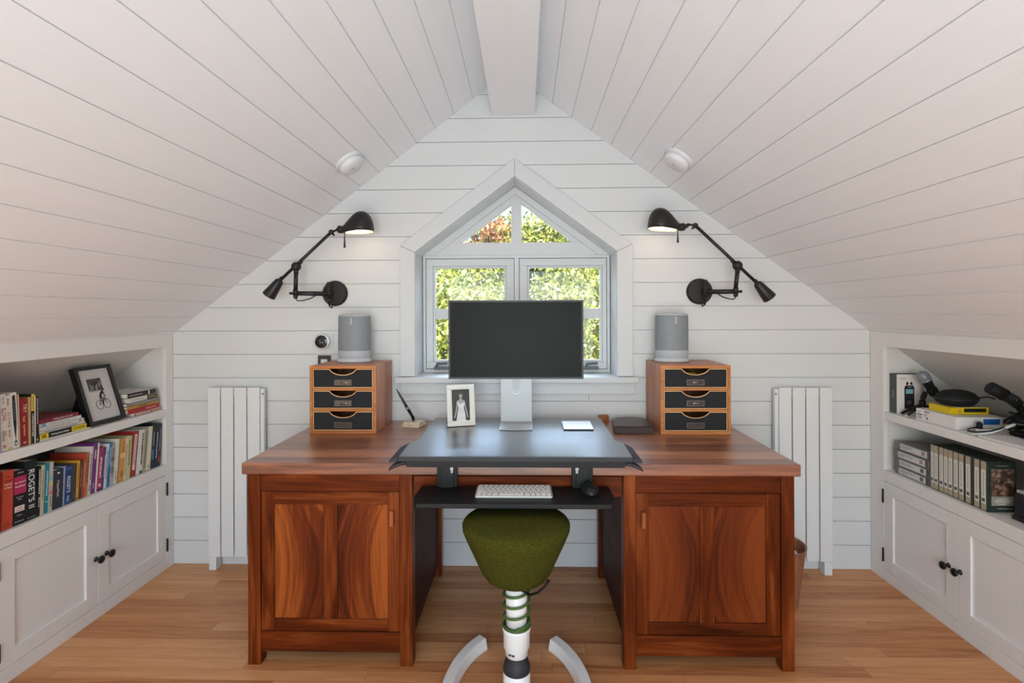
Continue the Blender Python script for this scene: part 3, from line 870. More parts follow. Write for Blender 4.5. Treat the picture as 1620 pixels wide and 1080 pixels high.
def organizer(x0, x1, y0, y1, label, paper):
    t = thing('drawer_organizer', label, 'desk organizer', ((x0 + x1) / 2, (y0 + y1) / 2, ZT), group='wooden three-drawer desk organizers')
    z0, z1 = ZT + .0003, 1.0745
    th = .0125
    w_ = x1 - x0
    c = MB()
    c.box(x0, x0 + th, y0, y1, z0, z1); c.box(x1 - th, x1, y0, y1, z0, z1)
    c.box(x0 + th, x1 - th, y0, y1, z1 - th, z1); c.box(x0 + th, x1 - th, y0, y1, z0, z0 + th)
    H = (z1 - z0 - 2 * th)
    for k in (1, 2):
        zz = z0 + th + H * k / 3
        c.box(x0 + th, x1 - th, y0, y1, zz - .005, zz + .005)
    c.box(x0 + th, x1 - th, y1 - .008, y1, z0 + th, z1 - th)
    c.build('carcass', CHERRYZ, t, bevel=.0015)
    ff = MB()
    ff.box(x0, x0 + th, y0 - .001, y0, z0, z1); ff.box(x1 - th, x1, y0 - .001, y0, z0, z1); ff.box(x0 + th, x1 - th, y0 - .001, y0, z1 - th, z1); ff.box(x0 + th, x1 - th, y0 - .001, y0, z0, z0 + th)
    for k in (1, 2):
        zz = z0 + th + H * k / 3
        ff.box(x0 + th, x1 - th, y0 - .001, y0, zz - .005, zz + .005)
    ff.build('front_edge', CHERRY, t)
    FAB = paint('26272a', .75, .25, var=.12, key='black_fabric')
    for k in range(3):
        za = z0 + th + H * k / 3 + (.0068 if k else .0018); zb = z0 + th + H * (k + 1) / 3 - (.0068 if k < 2 else .0018)
        xa, xb = x0 + th + .0022, x1 - th - .0022
        cxm = (xa + xb) / 2
        # scooped finger opening along the top edge
        sc = [(cxm - .066, zb)] + [(cxm + .060 * math.sin(R(a)), zb - .026 * math.cos(R(a)) ** 1.3 - .001) for a in range(-84, 85, 12)] + [(cxm + .066, zb)]
        poly = [(xa, za), (xb, za), (xb, zb)] + sc[::-1] + [(xa, zb)]
        d = MB(); d.prism(poly, 'Y', y0 + .004, y0 + .012)
        d.box(xa, xa + .006, y0 + .012, y1 - .03, za, zb - .03); d.box(xb - .006, xb, y0 + .012, y1 - .03, za, zb - .03)
        d.box(xa, xb, y0 + .012, y1 - .03, za, za + .004)
        do = d.build('drawer', FAB, t)
        e = MB()
        w2 = .0034
        loop = [(xa, za), (xb, za), (xb, zb)] + sc[::-1] + [(xa, zb)]
        inner = [(xa + w2, za + w2), (xb - w2, za + w2), (xb - w2, zb - w2)] + [(p[0] + (w2 * .4 if p[0] > cxm else -w2 * .4), p[1] - w2) for p in sc[::-1]] + [(xa + w2, zb - w2)]
        nL = len(loop)
        for i in range(nL):
            j = (i + 1) % nL
            e.prism([loop[i], loop[j], inner[j], inner[i]], 'Y', y0 + .0005, y0 + .004)
        e.build('pale_edging', EDGEW, do)
        lh = MB()
        lz = za + .024
        lh.box(cxm - .041, cxm + .041, y0 + .001, y0 + .0038, lz - .013, lz - .009); lh.box(cxm - .041, cxm + .041, y0 + .001, y0 + .0038, lz + .010, lz + .014)
        lh.box(cxm - .041, cxm - .037, y0 + .001, y0 + .0038, lz - .009, lz + .010); lh.box(cxm + .037, cxm + .041, y0 + .001, y0 + .0038, lz - .009, lz + .010)
        if k: lh.ball((cxm + .004, y0 + .0028, lz - .001), .011, 12, 1.6, .15, .75)
        lh.build('label_holder', paint('6b6663', .3, .5, .85), do)
        lc = MB(); lc.box(cxm - .037, cxm + .037, y0 + .0032, y0 + .0039, lz - .009, lz + .010); lc.build('label_card', paint('46372f' if not (x0 < 0 and k) else '6d5d50', .5), do)
    return t
organizer(-1.0, -.690, 2.385, 2.675, 'three-drawer wooden organizer on the desk, under the speaker by the round thermostat', 0)
organizer(.6215, .9385, 2.388, 2.675, 'three-drawer wooden organizer on the desk, beside the flat leather box', 1)
tag(MB().box(.70, .80, 2.44, 2.60, .9762, 1.036).build('card_box', paint('8f8a2c', .8, .2), bevel=.002), 'olive box in the top drawer of the organizer beside the leather box', 'box')

def speaker(cx, label):
    z0 = 1.0748
    y = 2.585
    t = thing('speaker', label, 'speaker', (cx, y, z0), group='pale grey portable speakers')
    rx, ry = .080, .063
    b = MB(); b.lathe([(1.0, 0), (1.06, .003), (1.07, .008), (1.0, .014), (.97, .020)], 40, (cx, y, z0 + .0003), rx, ry); b.build('base_ring', paint('c9ced4', .4, .4), t)
    b = MB(); b.lathe([(.96, .0203), (1.0, .030), (1.01, .058)], 40, (cx, y, z0), rx, ry, cap=False)
    b.lathe([(.985, .2285), (.96, .2345), (.85, .2375), (.001, .2385)], 40, (cx, y, z0), rx, ry, cap=False)
    b.build('housing', paint('b4b8bc', .45, .4), t)
    GR = NT('speaker_grille')
    vo = GR.n('ShaderNodeTexVoronoi'); vo.inputs['Scale'].default_value = 420
    GR.l(GR.coords((1, 1, 1)), vo.inputs['Vector'])
    GR.l(GR.ramp(vo.outputs['Distance'], [(.15, srgb(86, 90, 94)), (.5, srgb(140, 145, 149))]), GR.b.inputs['Base Color'])
    GR.b.inputs['Roughness'].default_value = .6
    b = MB(); b.lathe([(1.0, .0585), (1.003, .12), (.99, .228)], 48, (cx, y, z0), rx, ry, cap=False); b.build('grille', GR.m, t)
    letters('logo', 'SONOS', .0125, paint('e6e8ea', .5), t, (cx + .004, y - ry - .0012, z0 + .205), (0, 0, 1), (-1, 0, 0), squash=.8)
speaker(-.855, 'pale grey oval speaker on the drawer organizer beside the round thermostat')
speaker(.727, 'pale grey oval speaker on the drawer organizer beside the leather box')

# ------------------------------------------------------------------ wall fittings
th = thing('thermostat', 'round black-faced thermostat on a white wall plate', 'thermostat', (-1.0556, BW, 1.171))
m = MB(); m.rbox(-.055, .055, -.038, .040, 0, .006, .008); m.T = Matrix.Identity(4)
m2 = MB(); m2.T = Matrix.Translation((-1.056, BW - .0003, 1.1725)) @ Matrix.Rotation(R(90), 4, 'X')
m2.rbox(-.055, .055, -.038, .038, 0, .004, .006); m2.build('wall_plate', TRIM, th)
m2 = MB(); m2.T = Matrix.Translation((-1.0556, BW - .0045, 1.171)) @ Matrix.Rotation(R(90), 4, 'X')
m2.lathe([(.039, 0), (.041, .006), (.041, .018), (.037, .0215), (.0335, .0220)], 40, cap=False); m2.build('dial', paint('dfe1e3', .3, .5, .3), th)
m2 = MB(); m2.T = Matrix.Translation((-1.0556, BW - .0045, 1.171)) @ Matrix.Rotation(R(90), 4, 'X')
m2.lathe([(.0345, .0), (.0345, .0205), (.030, .0225), (.001, .0235)], 40, cap=False); m2.build('display', paint('101214', .15, .6), th)
m2 = MB(); m2.T = Matrix.Translation((-1.0556, BW - .0045, 1.171)) @ Matrix.Rotation(R(90), 4, 'X')
for k in range(40):
    a = R(140 - k * 2.6)
    if k % 1 == 0: m2.box(.0, .0, 0, 0, 0, 0)
m2.box(-.016, -.002, .006, .008, .0232, .0238); m2.box(-.012, .012, -.006, -.003, .0232, .0238)
m2.build('readout', paint('9aa0a4', .4), th)
sw = thing('light_switch', 'dark switch plate low on the wall below the thermostat', 'light switch', (-1.0487, BW, 1.06))
MB().box(-1.0829, -1.0145, BW - .007, BW - .0003, 1.0, 1.0985).build('plate', paint('3a3a3c', .4, .4), sw, bevel=.002)
MB().box(-1.066, -1.0315, BW - .0105, BW - .0072, 1.02, 1.079).build('rocker', paint('d8d8d8', .4, .4), sw, bevel=.002)

def smoke(x, y, z, sl, label):
    t = thing('smoke_detector', label, 'smoke detector', (x, y, z), group='white smoke detectors on the slopes')
    n = Vector((sl, 0, -1)).normalized()
    M = Matrix.Translation((x, y, z)) @ Vector((0, 0, 1)).rotation_difference(n).to_matrix().to_4x4()
    m = MB(); m.T = M; m.lathe([(.068, .0005), (.069, .006), (.0675, .012), (.056, .013), (.055, .016)], 40, cap=False); m.build('base', WHITEPL, t)
    m = MB(); m.T = M; m.lathe([(.058, .0172), (.060, .020), (.058, .033), (.048, .042), (.022, .045), (.001, .045)], 40, cap=False); m.build('cover', WHITEPL, t)
    m = MB(); m.T = M; m.lathe([(.054, .0155), (.054, .0175)], 40, cap=False); m.build('vent_gap', paint('2a2a2a', .8), t)
    m = MB(); m.T = M
    m.box(-.004, .012, -.003, .001, .0448, .0456); m.box(.004, .009, -.013, -.008, .0448, .0456); m.box(-.008, -.004, .008, .013, .0448, .0456)
    m.build('test_mark', paint('8b9296', .5), t)
smoke(-.805, 2.355, zl(-.805), SLL, 'white round smoke detector on the ceiling slope above the books side')
smoke(.69, 2.315, zr(.69), -SLR, 'white round smoke detector on the ceiling slope above the equipment side')
# ------------------------------------------------------------------ swing-arm wall lamps
LAMPOUT = BRONZE
LAMPIN = paint('f3ead8', .5, .3, var=.01)
BULB = emit('bulb_glow', (1.0, .88, .72, 1), 5.0)
def wall_lamp(px, pz, s, q, label):
    """s: +1 when the shade points to +X. q: arm points as (x along s, z) from the wall plate centre"""
    t = thing('wall_lamp', label, 'wall lamp', (px, BW, pz), group='black swing-arm wall lamps')
    ya = BW - .14
    def P(k, y=ya, dx=0, dz=0): return Vector((px + s * (q[k][0] + dx), y, pz + q[k][1] + dz))
    m = MB(); m.T = Matrix.Translation((px, BW - .0004, pz)) @ Matrix.Rotation(R(90), 4, 'X')
    m.lathe([(.066, 0), (.0665, .009), (.0645, .0125), (.0605, .0145), (.0600, .0190), (.0580, .0205)], 40)
    m.build('wall_plate', LAMPOUT, t)
    hub = Vector((px - s * .012, BW - .06, pz))
    m = MB()
    m.cyl((px - s * .012, BW - .024, pz), hub, .011)
    m.cyl(hub + Vector((0, -.004, -.035)), hub + Vector((0, -.004, .045)), .009)
    m.ball(hub + Vector((0, -.004, .047)), .0105); m.ball(hub + Vector((0, -.004, -.037)), .0105)
    elb = P('elbow')
    m.tube([hub + Vector((0, -.004, -.004)), elb], [.0125, .0112], 14)
    m.build('swing_arm', LAMPOUT, t)
    m = MB()
    m.cyl(elb + Vector((0, 0, -.026)), elb + Vector((0, 0, -.006)), .009, .0135); m.cyl(elb + Vector((0, 0, -.006)), elb + Vector((0, 0, .018)), .0135, .0125)
    m.tube([elb, elb + Vector((-s * .018, 0, 0)), elb + Vector((-s * .020, 0, 0)), elb + Vector((-s * .030, -.004, 0))], [.005, .005, .007, .007], 12)
    m.cyl(elb + Vector((0, 0, .018)), P('ball') + Vector((0, 0, -.02)), .0102)
    m.build('upright', LAMPOUT, t)
    ball = P('ball')
    m = MB(); m.ball(ball, .024, 20); m.cyl(ball + Vector((0, 0, -.036)), ball + Vector((0, 0, -.016)), .0105, .0125)
    m.cyl(ball, ball + Vector((s * .028, -.016, .004)), .004, .005, 10)
    m.build('ball_joint', LAMPOUT, t)
    e = P('end'); c0 = P('cw0'); c1 = P('cw1')
    m = MB(); m.cyl(c0, e, .0078, n=14); m.cyl(ball + (e - ball).normalized() * .022, ball + (e - ball).normalized() * .04, .0095, n=14)
    m.ball(e, .0135, 14); m.tube([e + Vector((s * .004, 0, -.006)), e + Vector((s * .018, -.010, -.016))], [.004, .0055], 8)
    col = P('collar')
    m.cyl(e, col, .0055, n=12)
    m.build('long_arm', LAMPOUT, t)
    d = (c1 - c0).normalized()
    m = MB(); m.tube([c0 - d * .022, c0 - d * .006, c0, c0 + d * .004, c1 - d * .004, c1], [.009, .010, .0185, .0205, .0335, .032], 24)
    m.build('counterweight', LAMPOUT, t)
    # cord slack under the arm
    m = MB(); a_ = elb + Vector((0, 0, -.026)); b_ = elb.lerp(hub, .62) + Vector((0, 0, -.010))
    m.tube([a_, a_ + Vector((s * .010, 0, -.012)), a_.lerp(b_, .35) + Vector((0, 0, -.016)), a_.lerp(b_, .7) + Vector((0, 0, -.012)), b_], .0028, 8)
    h2 = hub + Vector((0, -.004, -.045))
    m.tube([h2, h2 + Vector((s * .006, -.004, -.022)), h2 + Vector((s * .016, -.002, -.032)), h2 + Vector((s * .020, .002, -.018))], .0042, 8)
    m.build('cord', MATTE, t)
    # half-egg shade opening downwards
    n0 = q['rimL']; n1 = q['rimR']; L = n1[0] - n0[0]; top = q['top'][1]
    tilt = math.atan2(n1[1] - n0[1], L)
    sh = MB(); NS, NA = 15, 20
    vs = []; fs = []
    for i in range(NS + 1):
        u = i / NS
        x = n0[0] - .012 + (L + .012) * (1 - math.cos(u * math.pi * .5)) ** .0 * u if False else n0[0] - .010 + (L + .010) * (1 - (1 - u) ** 1.7)
        v = (x - (n0[0] - .010)) / (L + .010)
        wdt = .010 + .058 * math.sin(min(1, v * 1.25) * math.pi / 2) if v < .8 else .068 * math.sqrt(max(0, 1 - ((v - .55) / .45) ** 2)) ** 1.0 if v > .985 else .068
        wdt = .012 + .054 * (math.sin(min(v / .62, 1) * math.pi / 2)) if v <= .62 else .066 * math.sqrt(max(0.0, 1 - ((v - .62) / .38) ** 2.4))
        hh = .030 + (top - n0[1] - .030) * (math.sin(min(v / .60, 1) * math.pi / 2) ** 1.4) if v <= .60 else (top - n0[1]) * max(0.0, 1 - ((v - .60) / .40) ** 2.6) ** .5
        zb = n0[1] + (x - n0[0]) * math.tan(tilt)
        for k in range(NA + 1):
            a = math.pi * k / NA
            vs.append((px + s * x, ya - wdt * math.cos(a), pz + zb + hh * math.sin(a) ** .9 if math.sin(a) > 1e-6 else pz + zb))
    for i in range(NS):
        for k in range(NA):
            f_ = (i * (NA + 1) + k, i * (NA + 1) + k + 1, (i + 1) * (NA + 1) + k + 1, (i + 1) * (NA + 1) + k)
            fs.append(f_ if s < 0 else f_[::-1])
    sh.add(vs, fs, True)
    so = sh.build('lamp_shade', [LAMPOUT, LAMPIN], t)
    sol = so.modifiers.new('shell', 'SOLIDIFY'); sol.thickness = .0022; sol.offset = -1; sol.material_offset = 1; sol.material_offset_rim = 0
    m = MB()
    m.tube([(px + s * (n0[0] - .028), ya, pz + n0[1] + .020), (px + s * (n0[0] - .022), ya, pz + n0[1] + .020), (px + s * (n0[0] - .006), ya, pz + n0[1] + .018), (px + s * (n0[0] + .01), ya, pz + n0[1] + .018)], [.010, .019, .019, .015], 20)
    m.tube([col, (px + s * (n0[0] - .026), ya, pz + n0[1] + .020)], [.008, .011], 14)
    m.build('socket_collar', LAMPOUT, t)
    m = MB(); xs = px + s * (n0[0] + .012)
    m.tube([(xs, ya - .010, pz + n0[1] + .010), (xs, ya - .012, pz + n0[1] - .02), (xs - s * .0, ya - .012, pz + q['sw'][1])], [.0028, .003, .0055], 10)
    m.build('switch_pull', LAMPOUT, t)
    bx = Vector((px + s * (n0[0] + L * .50), ya, pz + (n0[1] + n1[1]) / 2 + .026))
    m = MB(); m.ball(bx, .019, 16, 1.3, 1, 1); m.build('bulb', BULB, t)
    lamp('lamp_glow', 'POINT', (bx.x, bx.y, bx.z - .024), (bx.x, bx.y, 0), 0.22, (1.0, .78, .58), shadow_soft_size=.02)
wall_lamp(-.9905, 1.4226, 1, dict(elbow=(-.149, -.004), ball=(-.146, .129), end=(.031, .299), cw0=(-.229, .059), cw1=(-.285, -.0165), collar=(.062, .311), top=(.182, .396), rimR=(.243, .302), rimL=(.090, .293), sw=(.097, .22)),
          'black swing-arm wall lamp over the book shelves side, left of the window')
wall_lamp(.8982, 1.4241, -1, dict(elbow=(-.131, -.006), ball=(-.140, .120), end=(.063, .317), cw0=(-.235, .033), cw1=(-.2955, -.040), collar=(.095, .322), top=(.232, .395), rimR=(.2935, .306), rimL=(.140, .291), sw=(.146, .233)),
          'black swing-arm wall lamp over the equipment shelves side, right of the window')

# ------------------------------------------------------------------ stool
SX, SY = -.031, 1.745
st = thing('active_stool', 'olive green wobble stool on a white sprung column in front of the desk', 'stool', (SX, SY, 0))
FELT = NT('shaded_olive_felt')
fz_ = FELT.noise(FELT.coords((1, 1, 1)), 260, 4, .7)
FELT.l(FELT.ramp(fz_, [(.3, srgb(38, 40, 6)), (.5, srgb(62, 63, 16)), (.72, srgb(86, 85, 32))]), FELT.b.inputs['Base Color'])  # felt darkened overall to carry the tray's shadow
FELT.b.inputs['Roughness'].default_value = .95; FELT.b.inputs['Specular IOR Level'].default_value = .1
FELT.bump(fz_, .25, .002)
m = MB()
m.lathe([(.0001, .418), (.050, .4185), (.082, .424), (.104, .438), (.118, .458), (.150, .528), (.172, .578), (.1795, .597), (.1805, .608), (.1765, .619), (.168, .625), (.120, .632), (.06, .634), (.0001, .634)], 64, (SX, SY, 0))
m.build('seat', FELT.m, st)
m = MB(); m.tube([(SX + .0 + .1775 * math.cos(a), SY + .1775 * math.sin(a), .612) for a in [2 * math.pi * k / 64 for k in range(64)]], .0032, 8, closed=True)
m.build('seat_piping', FELT.m, st)
WCOL = paint('efefee', .3, .5, var=.01)
m = MB(); m.lathe([(.0355, .250), (.0355, .4175)], 32, (SX, SY, 0)); m.build('column', WCOL, st)
m = MB()
pts = []
for k in range(24 * 4 + 1):
    a = 2 * math.pi * k / 24 - math.pi / 2
    pts.append((SX + .0435 * math.cos(a), SY + .0435 * math.sin(a), .276 + .142 * k / 96))
m.tube(pts, .0042, 8); m.build('spring', paint('47682a', .4, .45), st)
m = MB(); m.tube([(SX + .043 * math.cos(a), SY + .043 * math.sin(a), .2705) for a in [2 * math.pi * k / 40 for k in range(40)]], .0055, 10, closed=True); m.build('spring_seat', paint('3d5a24', .45, .4), st)
m = MB(); m.lathe([(.030, .168), (.0375, .172), (.0385, .192), (.0435, .198), (.0445, .250), (.0475, .256), (.0475, .2655), (.040, .2665)], 40, (SX, SY, 0), cap=False); m.build('lower_housing', WCOL, st)
mk = MB()
for i, (a, wd) in enumerate(((-122, .010), (-112, .004), (-104, .007))):
    x = SX + .0390 * math.cos(R(a)); y = SY + .0390 * math.sin(R(a))
    mk.box(x - wd / 2, x + wd / 2, y - .0008, y + .0004, .185, .190)
mk.build('size_marking', BLACK, st)
m = MB(); m.lathe([(.046, .118), (.0465, .128), (.043, .142), (.033, .1675), (.028, .1685)], 40, (SX, SY, 0)); m.build('rubber_joint', DKGREY, st)
m = MB()
m.lathe([(.046, .02), (.0455, .1175)], 32, (SX, SY, 0))
m.tube([(SX, SY, .075), (SX, SY - .08, .062), (SX, SY - .16, .040), (SX, SY - .232, .024)], [.044, .042, .036, .028], 20, flat=.8)
pts = []
for k in range(49):
    a = R(235 - 90 - 55 + 0) if False else None
for k in range(61):
    a = R(55 - 290 * k / 60)     # from the right tip round the front to the left tip
    pts.append((SX + .240 * math.cos(a), SY + (.36 if math.sin(a) > 0 else .235) * math.sin(a), .0225))
vs = []; fs = []
for i, p in enumerate(pts):
    a_ = Vector(pts[max(i - 1, 0)]); b_ = Vector(pts[min(i + 1, 60)]); d_ = (b_ - a_).normalized(); o_ = Vector((d_.y, -d_.x, 0))
    c_ = Vector((p[0], p[1], 0))
    for w_, z_ in ((-.0255, .0003), (.0255, .0003), (.0262, .012), (.0185, .045), (-.0185, .045), (-.0262, .012)):
        vs.append(tuple(c_ + o_ * w_ + Vector((0, 0, z_))))
for i in range(60):
    for k in range(6):
        k2 = (k + 1) % 6
        fs.append((i * 6 + k, i * 6 + k2, (i + 1) * 6 + k2, (i + 1) * 6 + k))
fs.append(tuple(range(5, -1, -1))); fs.append(tuple(360 + k for k in range(6)))
m.add(vs, fs)
m.build('base_ring', WCOL, st, bevel=.004, seg=3)
m = MB(); m.tube([(SX + .020, SY - .045, .408), (SX + .045, SY - .082, .414), (SX + .070, SY - .100, .432), (SX + .090, SY - .104, .452), (SX + .106, SY - .098, .472)], [.005, .0055, .006, .006, .0075], 10, flat=.7); m.build('height_lever', BLACK, st)

# ------------------------------------------------------------------ waste basket
wb = thing('waste_basket', 'brown round waste basket on the floor behind the right end of the desk', 'waste basket', (1.128, 2.40, 0))
m = MB(); m.lathe([(.100, .0003), (.104, .004), (.137, .262), (.141, .266), (.137, .268), (.131, .262), (.098, .012), (.0001, .010)], 44, (1.128, 2.40, 0), cap=False)
m.build('bucket', wood('basket_veneer', 'Z', srgb(120, 76, 52), srgb(160, 108, 80), srgb(184, 134, 104), 1.5), wb)
rnd = random.Random(3)
m = MB()
vs = []; n_ = 14
for i in range(n_):
    for j in range(n_):
        x = (i / (n_ - 1) - .5); y = (j / (n_ - 1) - .5)
        vs.append((1.135 + x * .16, 2.39 + y * .15, .215 + .035 * math.sin(7 * x + 3 * y) + rnd.uniform(-.012, .012)))
m.add(vs, [(i * n_ + j, (i + 1) * n_ + j, (i + 1) * n_ + j + 1, i * n_ + j + 1) for i in range(n_ - 1) for j in range(n_ - 1)], True)
m.tube([(1.135, 2.39, .02), (1.135, 2.39, .19)], [.085, .07], 12)
tag(m.build('crumpled_paper', paint('f2efec', .8, .2)), 'crumpled white paper inside the brown waste basket', 'paper')

# ------------------------------------------------------------------ books
def book(name, label, y0, y1, h, depth, col, z0, xs, s, lean=0.0, group=None, bands=(), text=(), gloss=.45, pages=None):
    """upright book: spine in the plane x = xs facing away from s; s is the direction into the shelf"""
    th_ = y1 - y0 - .0006
    if lean: th_ *= .985
    t = thing(name, label, 'book', group=group)
    c = paint(col, gloss, .4, var=.05)
    cv = .0022 if th_ > .012 else .0012
    m = MB()
    D_ = s * depth
    m.box(0, s * cv, -th_ / 2, th_ / 2, 0, h)
    m.box(s * cv, D_, -th_ / 2, -th_ / 2 + cv, 0, h); m.box(s * cv, D_, th_ / 2 - cv, th_ / 2, 0, h)
    m.build('cover', c, t, bevel=.0007, world=False)
    m = MB(); m.box(s * cv, D_ - s * .003, -th_ / 2 + cv, th_ / 2 - cv, .003, h - .0035); m.build('pages', pages or PAPER, t, world=False)
    e = -s * .00035
    bm_ = {}
    for (f0, f1, bc, *wf) in bands:
        w_ = (wf[0] if wf else .97) * th_ / 2
        k = bm_.setdefault(bc, MB()); k.box(e, 0, -w_, w_, f0 * h, f1 * h)
    for bc, mm in bm_.items():
        mm.build('spine_band', paint(bc, gloss, .4), t, world=False)
    for tx in text:
        kind = tx[0]
        if kind == 'bars':           # lettering too small to read: a line of short strokes down the spine
            _, bc, f0, f1, wf = tx
            rn = random.Random(hash((label, f0)) & 0xffff if False else int(f0 * 1000) + int(y0 * 5000))
            mm = MB(); z = f1 * h
            while z > f0 * h:
                ln = rn.uniform(.003, .0075)
                yo = rn.uniform(-.05, .05) * th_
                mm.box(e * 2, e * 1.02, -wf * th_ / 2 + yo, wf * th_ / 2 + yo, max(z - ln, f0 * h), z)
                z -= ln + rn.uniform(.0012, .003)
            mm.build('spine_lettering', paint(bc, .5), t, world=False)
        else:                        # 'down' or 'across' readable words
            _, words, bc, size, zf, *r_ = tx
            yo = r_[0] * th_ if r_ else 0; sq = r_[1] if len(r_) > 1 else 1.0
            if kind == 'down': ex, ey = (0, 0, -1), (0, -s, 0)
            else: ex, ey = (0, -s, 0), (0, 0, 1)
            letters('spine_title', words, size, paint(bc, .5), t, (e * 1.5, yo, zf * h), ex, ey, .0002, squash=sq, world=False)
    th = -math.atan2(lean, h)
    t.rotation_euler = (th, 0, 0)
    t.location = (xs, (y0 + y1) / 2, z0 + .0004 + abs(math.sin(th)) * th_ / 2)
    return t

